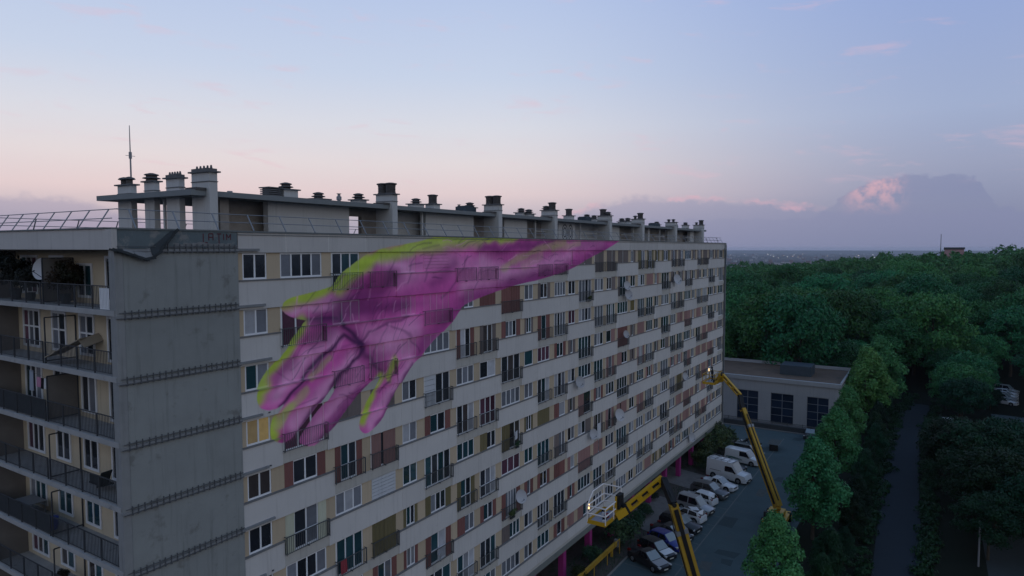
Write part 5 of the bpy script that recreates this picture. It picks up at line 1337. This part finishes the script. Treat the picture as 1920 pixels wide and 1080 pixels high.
        for i in range(7): c = Vector((rq_.uniform(X0 + .3, X1 - .8), rq_.uniform(Y0 + .25, Y1 - .3), cz + .01)); b.box(c.x, c.x + rq_.uniform(.12, .4), c.y, c.y + rq_.uniform(.1, .25), cz, cz + rq_.uniform(.05, .3), i % 3)
        mb_obj("paint_kit", b, [M["blk"], M["cloth_w"], M["cloth_r"]], cg)["kind"] = "stuff"
        b = MB(); b.tube((X1 - 1.1, Y0 + .02, cz - .1), (X1 - 1.1, Y0 + .02, cz - 3.4), .012, .012, 4); mb_obj("hanging_rope", b, M["blk"], cg)
    else:
        b = MB(); b.box(X0 + .9, X0 + 1.5, Y0 + .2, Y0 + .5, cz, cz + .35); mb_obj("paint_kit", b, M["blk"], cg)
    b = MB(); b.beam(j1, Vector(((X0 + X1) / 2 + .4, (Y0 if j1.y < Y0 else Y1), cz + .15)), .5, .55, w1=.8, h1=.55); mb_obj("cage_bracket", b, M["yel"], o)
    b = MB(); b.tube(j1 - ju * .35, j1 + ju * .35, .2, .2, 10); mb_obj("rotator", b, M["blk"], o)
    lv = q(lamp_at)
    b = MB(); b.beam(lv - Vector((0, 0, .0)), lv + Vector((.12, .05, .24)) * 1.3, .10, .06); mb_obj("work_lamp", b, M["lit"], o)
    b = MB(); b.tube(lv + Vector((.03, 0, -.05)), Vector((lv.x + .03, lv.y, cz + .1)), .02, .02, 5); mb_obj("lamp_pole", b, M["blk"], o)
    return o
z_ = lambda v: Z0 + v
lift((27.4, -14.6, 0), dict(piv=(27.6, -15.0, 2.2), kn=(25.62, -12.67, z_(-17.91)), elbow=(26.75, -11.5, z_(-16.65)), jib=(24.35, -9.65, z_(-18.5))),
     "near yellow boom lift with an empty white tubed cage beside the facade", (22.1, 24.9, -9.05, -7.65), z_(-19.05), (22.15, -7.75, z_(-18.15)), True)
lift((57.2, -13.9, 0), dict(piv=(56.3, -14.2, 2.3), kn=(60.35, -9.3, z_(-18.6)), elbow=(61.12, -8.82, z_(-17.3)), jib=(63.9, -5.9, z_(-15.55))),
     "far yellow boom lift carrying a dark clothed person up the facade", (62.5, 65.5, -5.45, -3.9), z_(-16.5), (62.8, -4.6, z_(-15.0)), False)

# the person in the far cage (one skinned body, arm stretched towards the wall)
def person():
    J = {"pel": ((0, 0, .95), .15), "ch": ((.02, 0, 1.28), .175), "ne": ((.03, 0, 1.47), .07), "hd": ((.06, 0, 1.62), .105), "ht": ((.05, 0, 1.74), .085),
         "sl": ((.02, .19, 1.40), .07), "el": ((.12, .30, 1.17), .05), "wl": ((.30, .30, 1.25), .035), "hl": ((.38, .30, 1.28), .04), "sr": ((.02, -.19, 1.40), .07), "er": ((.05, -.27, 1.14), .05), "wr": ((.16, -.24, .95), .035), "hr": ((.2, -.23, .88), .04),
         "tl": ((0, .10, .88), .10), "kl": ((.04, .12, .50), .065), "al": ((0, .13, .09), .045), "fl": ((.14, .14, .045), .04), "tr": ((0, -.10, .88), .10), "kr": ((.03, -.12, .50), .065), "ar": ((-.02, -.13, .09), .045), "fr": ((.12, -.14, .045), .04)}
    E = "pel-ch ch-ne ne-hd hd-ht ch-sl sl-el el-wl wl-hl ch-sr sr-er er-wr wr-hr pel-tl tl-kl kl-al al-fl pel-tr tr-kr kr-ar ar-fr".split()
    names = list(J); me = bpy.data.meshes.new("body"); me.from_pydata([J[n][0] for n in names], [tuple(names.index(a) for a in e.split("-")) for e in E], [])
    bm = bmesh.new(); bm.from_mesh(me); lay = bm.verts.layers.skin.verify(); bm.verts.ensure_lookup_table()
    for i, n in enumerate(names): bm.verts[i][lay].radius = (J[n][1] * 1.2, J[n][1] * 1.2); bm.verts[i][lay].use_root = (i == 0)
    bm.to_mesh(me); bm.free()
    o = bpy.data.objects.new("body", me); COL.objects.link(o)
    o.modifiers.new("skin", "SKIN")
    s = o.modifiers.new("sub", "SUBSURF"); s.levels = s.render_levels = 2
    return o
PS = empty("person", (64.3, -4.6, z_(-16.49)), math.radians(100), "person in dark clothes and dark cap standing in the far lift cage", "person")
bd = person(); bd.parent = PS; bd.data.materials.append(mat("dark_work_clothes", (.02, .02, .028), .9))
b = MB(); b.lathe([(.118, 0), (.122, .05), (.10, .12), (.04, .15)], c=(.045, 0, 1.66), n=12); b.box(.12, .24, -.08, .08, 1.66, 1.68); mb_obj("cap", b, M["cloth_k"], PS)
b = MB(); b.lathe([(.03, -.1), (.085, -.06), (.09, 0), (.07, .06)], c=(.075, 0, 1.62), n=10); mb_obj("face", b, mat("skin_tone", (.35, .22, .17), .6), PS)

# ------------------------------------------------------------------ small things by the facade
yb = empty("yellow_barrier", (41.2, -1.7, 0), math.radians(180), "yellow steel barrier arm with a pale head standing beside the planting bed", "barrier")
b = MB(); b.box(0, 9, -.12, .12, .75, 1.15); mb_obj("beam", b, M["yel2"], yb)
b = MB(); b.box(.0, 9, .34, .40, 1.45, 1.52); 
for i in range(4): b.box(i * 2.95, i * 2.95 + .06, .34, .40, .0, 1.45)
mb_obj("top_rail", b, M["yel2"], yb)
b = MB(); b.box(-.3, .05, -.25, .25, .6, 1.3); mb_obj("head", b, M["kerb"], yb)
for x in (1, 8): b = MB(); b.box(x, x + .2, -.1, .1, 0, .75); mb_obj("leg", b, M["yel2"], yb)
for i, (x, y, sc, lab) in enumerate(((43.2, -1.5, 1.9, "large dark bush beside the pale head of the yellow barrier"), (47.3, -1.2, 1.25, "upright leafy bush between two magenta pillars near the near lift cage"), (51.6, -.9, .9, "small bush at the foot of a magenta pillar by the paved entrance"), (38.0, -.6, 1.0, "low dark bush at the foot of the nearest magenta pillar"),
                                  (72.0, -1.1, 1.6, "dark bush behind the rear of the large white van"), (75.2, -.8, 1.7, "dark bush in front of a far magenta pillar"), (79.0, -1.6, 2.3, "biggest dark bush in front of the far magenta pillars"), (83.0, -1.4, 2.2, "tall dark bush at the far end of the facade"), (56.5, .2, .7, "low straggly bush on the soil beside the paved path"), (34.0, -1.2, .9, "low bush beside the yellow barrier near the bottom edge"), (70.4, -2.0, .9, "pale grassy shrub beside the paved path and the van"))):
    tree("bush", i % 3, x, y, sc, i * 1.3, lab, None, "bush", z=0, cat="bush")
gr = []
rg = np.random.default_rng(4)
for _ in range(2600):
    x, y = rg.uniform(20, 88), rg.uniform(-2.8, 1.2)
    if any(a < x < c for a, c in ((47, 59), (62, 70.5), (20, 31))): continue
    h = rg.uniform(.1, .45); a = rg.uniform(0, 6.3); dx, dy = .03 * math.cos(a), .03 * math.sin(a); tx, ty = rg.normal(0, .1, 2)
    gr += [(x - dx, y - dy, 0), (x + dx, y + dy, 0), (x + dx * .4 + tx, y + dy * .4 + ty, h), (x - dx * .4 + tx, y - dy * .4 + ty, h)]
obj("tall_grass", quads_mesh("tall_grass", np.array(gr), M["leafC"]), loc=(0, 0, .01), label="tufts of rough grass along the planting bed under the block", cat="grass", kind="stuff")
lp_ = empty("lamp_post", (57.0, -32.3, 0), 0, "thin pale post standing among dark trees at the lower right", "post")
b = MB(); b.tube((0, 0, 0), (0, 0, 4.2), .09, .07, 8); mb_obj("pole", b, M["galv"], lp_); b = MB(); b.box(-.1, .5, -.1, .1, 4.2, 4.32); mb_obj("lamp_head", b, M["galv"], lp_)

# ------------------------------------------------------------------ trees
rt = [(36.6, -17.6, 1.0), (55.0, -17.9, 1.22), (74.5, -17.7, 1.12), (89.5, -17.6, 1.12)]
labs = ["leafy upright tree nearest the camera in the row beside the car park", "second upright tree of the row, just past the foot of the far boom lift", "third upright tree of the row beside the car park lane", "fourth upright tree of the row just before the low building"]
for i, ((x, y, s), l) in enumerate(zip(rt, labs)): tree("row", i % 3, x, y, s, i * 1.7, l, "upright trees beside the car park")
tree("row", 1, 110.5, -18.4, 1.62, 2, "big pale green tree covering the right end of the low building", "upright trees beside the car park", sz=1.5)
tree("row", 2, 119.5, -19.8, 1.70, 4, "big tree just behind the pale one at the right end of the low building", "upright trees beside the car park", sz=1.62)
rr = random.Random(21)
for i in range(15):     # lower second row between the upright trees and the road
    x = 40 + i * 5.2 + rr.uniform(-1, 1); y = -20.9 + rr.uniform(-.7, .5)
    tree("darkrow", i % 3, x, y, .55 + rr.uniform(-.12, .12), rr.uniform(0, 6), "low dense tree in the belt between the upright trees and the road", "low trees along the road verge")
RIGHT = []
for i in range(85):    # right of the road
    for _ in range(30):
        x = rr.uniform(58, 190); y = rr.uniform(-50, -30.6)
        if math.degrees(math.atan2(y - CAM.y, x - CAM.x)) < -9: continue
        if 108 < x < 158 and -47 < y < -35: continue
        if 82 < x < 116 and y > -35.5: continue
        if -6.8 < math.degrees(math.atan2(y - CAM.y, x - CAM.x)) < -3.3 and x > 92: continue
        if all((x - a) ** 2 + (y - c) ** 2 > 4.6 ** 2 for a, c in RIGHT): RIGHT.append((x, y)); break
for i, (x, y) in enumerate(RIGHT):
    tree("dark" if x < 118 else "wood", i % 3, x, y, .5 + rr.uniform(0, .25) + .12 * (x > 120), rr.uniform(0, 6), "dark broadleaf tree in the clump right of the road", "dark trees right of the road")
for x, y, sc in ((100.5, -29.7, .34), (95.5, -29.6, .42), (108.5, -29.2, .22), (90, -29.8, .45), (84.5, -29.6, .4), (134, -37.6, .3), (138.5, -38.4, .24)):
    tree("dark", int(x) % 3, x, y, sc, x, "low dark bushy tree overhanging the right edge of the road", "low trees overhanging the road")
lob = []
rv = random.Random(44)
for i in range(420):      # rough growth creeping over both edges of the road
    x = rv.uniform(30, 140); bend = max(0, x - 112) ** 1.5 * .018
    y = (-27.6 - bend + .006 * (x - 60) if i % 2 else -23.2 - bend * .8) + rv.gauss(0, .45) - (.5 if i % 2 else -.5)
    lob.append((x, y, rv.uniform(.0, .3), rv.uniform(.35, 1.0), 1))
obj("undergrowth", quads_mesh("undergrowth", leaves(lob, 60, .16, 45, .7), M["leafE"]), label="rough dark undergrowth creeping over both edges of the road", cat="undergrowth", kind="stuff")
SP = []
for _ in range(60000):
    a = math.radians(rr.uniform(-8.5, 17.5)); d = math.sqrt(rr.uniform(140 ** 2, 640 ** 2)); x, y = CAM.x + d * math.cos(a), CAM.y + d * math.sin(a)
    if WX - 8 < x < WB + 4.5 and y > -20.5: continue
    if x < 150 and -29.5 < y < -21.5: continue
    if x < 172 and y < -29.5: continue
    if x < 126 and y < -14: continue
    g_ = rr.choice((7.5, 9.5, 12.0)) if d < 330 else 9.6
    ix = (int(x // 9), int(y // 9))
    SP.append((d, x, y, g_))
GRID = {}; KEEP = []
for d, x, y, g_ in SP:
    c = (int(x // 9), int(y // 9)); ok = True
    for i in (-1, 0, 1):
        for j in (-1, 0, 1):
            for (a, b_) in GRID.get((c[0] + i, c[1] + j), ()):
                if (a - x) ** 2 + (b_ - y) ** 2 < g_ * g_: ok = False
    if ok: GRID.setdefault(c, []).append((x, y)); KEEP.append((d, x, y))
KEEP.sort()
n_ind = 0
FAR = []
for i, (d, x, y) in enumerate(KEEP):
    s = rr.choice((.6, .75, .9, 1.05, 1.15, 1.3, 1.4)) * rr.uniform(.92, 1.08)
    if n_ind < 228:
        tree("wood", rr.randrange(5), x, y, s, rr.uniform(0, 6.28), "green broadleaf tree in the wood behind the low building", "trees of the wood", sz=s * rr.uniform(.85, 1.2)); n_ind += 1
    else: FAR.append((x, y, s))
base = [leaves(crown_lobes(300 + i, 3.5, 11.5, 6.0, 18), 60, .5, 320 + i, .8) for i in range(5)]
VV = []
for i, (x, y, s) in enumerate(FAR):
    a = rr.uniform(0, 6.28); V = base[i % 5]; c, s_ = math.cos(a), math.sin(a)
    Q = np.stack([V[:, 0] * c - V[:, 1] * s_, V[:, 0] * s_ + V[:, 1] * c, V[:, 2] * rr.uniform(.9, 1.2)], 1) * s + np.array([x, y, hill(x, y)]); VV.append(Q)
M["leafF"] = leaf_mat("distant_wood_leaves", (.013, .10, .045), (.044, .165, .058), .05)
obj("distant_wood", quads_mesh("distant_wood", np.concatenate(VV), M["leafF"]), label="continuous wood rolling away behind the nearer trees", cat="wood", kind="stuff")

# ------------------------------------------------------------------ far plain: town, lights
tw_ = MB(); rr = random.Random(31)
tmats = [mat("town_wall_pale", (.36, .34, .35), .9), mat("town_wall_grey", (.16, .16, .18), .9), mat("town_roof", (.17, .10, .09), .9)]
for i in range(900):
    a = math.radians(rr.uniform(-6, 22)); d = 1500 * (7.5 ** rr.random()); x, y = CAM.x + d * math.cos(a), CAM.y + d * math.sin(a); z = hill(x, y)
    w, l, h = rr.uniform(8, 30), rr.uniform(8, 40), rr.choice((6, 8, 10, 14, 18))
    tw_.box(x, x + l, y, y + w, z - 1, z + h, rr.choice((0, 1, 1, 2)))
mb_obj("town", tw_, tmats, label="town of small pale buildings spread over the far plain", cat="town", kind="stuff")
tl = MB(); 
for i in range(48):
    a = math.radians(rr.uniform(-5, 15)); d = rr.uniform(2600, 9000); x, y = CAM.x + d * math.cos(a), CAM.y + d * math.sin(a); z = hill(x, y) + rr.uniform(8, 24); s = d * .00045 * rr.uniform(.5, 1.3)
    tl.box(x - s, x + s, y - s, y + s, z - s * .7, z + s * .7, 0 if rr.random() < .6 else 1)
mb_obj("town_light", tl, [mat("street_light_white", (.8, .8, .8), .5, emit=(1, .93, .85), estr=.8), mat("street_light_amber", (.8, .6, .3), .5, emit=(1, .7, .45), estr=.7)], label="scattered lit lamps of the town on the horizon", cat="town lights", kind="stuff")
def far_building(az_d, d, l, w, h, z, m, label, mast=False):
    a = math.radians(az_d); o = empty("distant_building", (CAM.x + d * math.cos(a), CAM.y + d * math.sin(a), z), math.radians(az_d + 90), label, "building")
    b = MB(); b.box(-l / 2, l / 2, -w / 2, w / 2, 0, h); mb_obj("wall", b, m, o); b = MB(); b.box(-l / 2 - .4, l / 2 + .4, -w / 2 - .4, w / 2 + .4, h, h + 1.2); mb_obj("roof", b, M["rail2"], o)
    if mast: b = MB(); b.tube((l / 2 + 2, 0, 0), (l / 2 + 2, 0, h + 9), .35, .2, 6); mb_obj("mast", b, M["galv"], o)
def az_of(u): return 32.243 - math.degrees(math.atan((u - 960) / 1254.9))
far_building(az_of(1788), 470, 9.5, 8, 17.5, Z0 - 18.0, mat("pink_far_render", (.40, .24, .25), .9), "pinkish flat roofed building standing just above the treetops", True)
far_building(az_of(1464), 1250, 42, 18, 22, hill(CAM.x + 1250 * math.cos(math.radians(az_of(1464))), CAM.y + 1250 * math.sin(math.radians(az_of(1464)))), mat("pale_far_render", (.55, .53, .54), .9), "long pale building beyond the left edge of the wood")

# ------------------------------------------------------------------ haze
HAZE = True
if HAZE:
    hz_ = MB(); R_ = 14000.0
    n = 48; ring0 = [(CAM.x + R_ * math.cos(2 * math.pi * k / n), CAM.y + R_ * math.sin(2 * math.pi * k / n)) for k in range(n)]
    zb_, zt_ = -63.5, Z0 + 8.0
    hz_.poly([(x, y, zt_) for x, y in ring0]); hz_.poly([(x, y, zb_) for x, y in reversed(ring0)])
    for a, c in zip(ring0, ring0[1:] + ring0[:1]): hz_.quad((a[0], a[1], zb_), (c[0], c[1], zb_), (c[0], c[1], zt_), (a[0], a[1], zt_))
    me = hz_.mesh("haze", [])
    hm = bpy.data.materials.new("haze_air"); hm.use_nodes = True; t = hm.node_tree
    for nd in list(t.nodes): t.nodes.remove(nd)
    oo = t.nodes.new("ShaderNodeOutputMaterial"); pv_ = t.nodes.new("ShaderNodeVolumePrincipled"); pv_.inputs["Color"].default_value = (.80, .86, 1.0, 1); pv_.inputs["Density"].default_value = .00006; pv_.inputs["Anisotropy"].default_value = .2
    t.links.new(pv_.outputs[0], oo.inputs["Volume"])
    me.materials.clear(); me.materials.append(hm)
    obj("haze", me, kind="stuff", label="thin dusk haze lying over the whole plain", cat="haze")
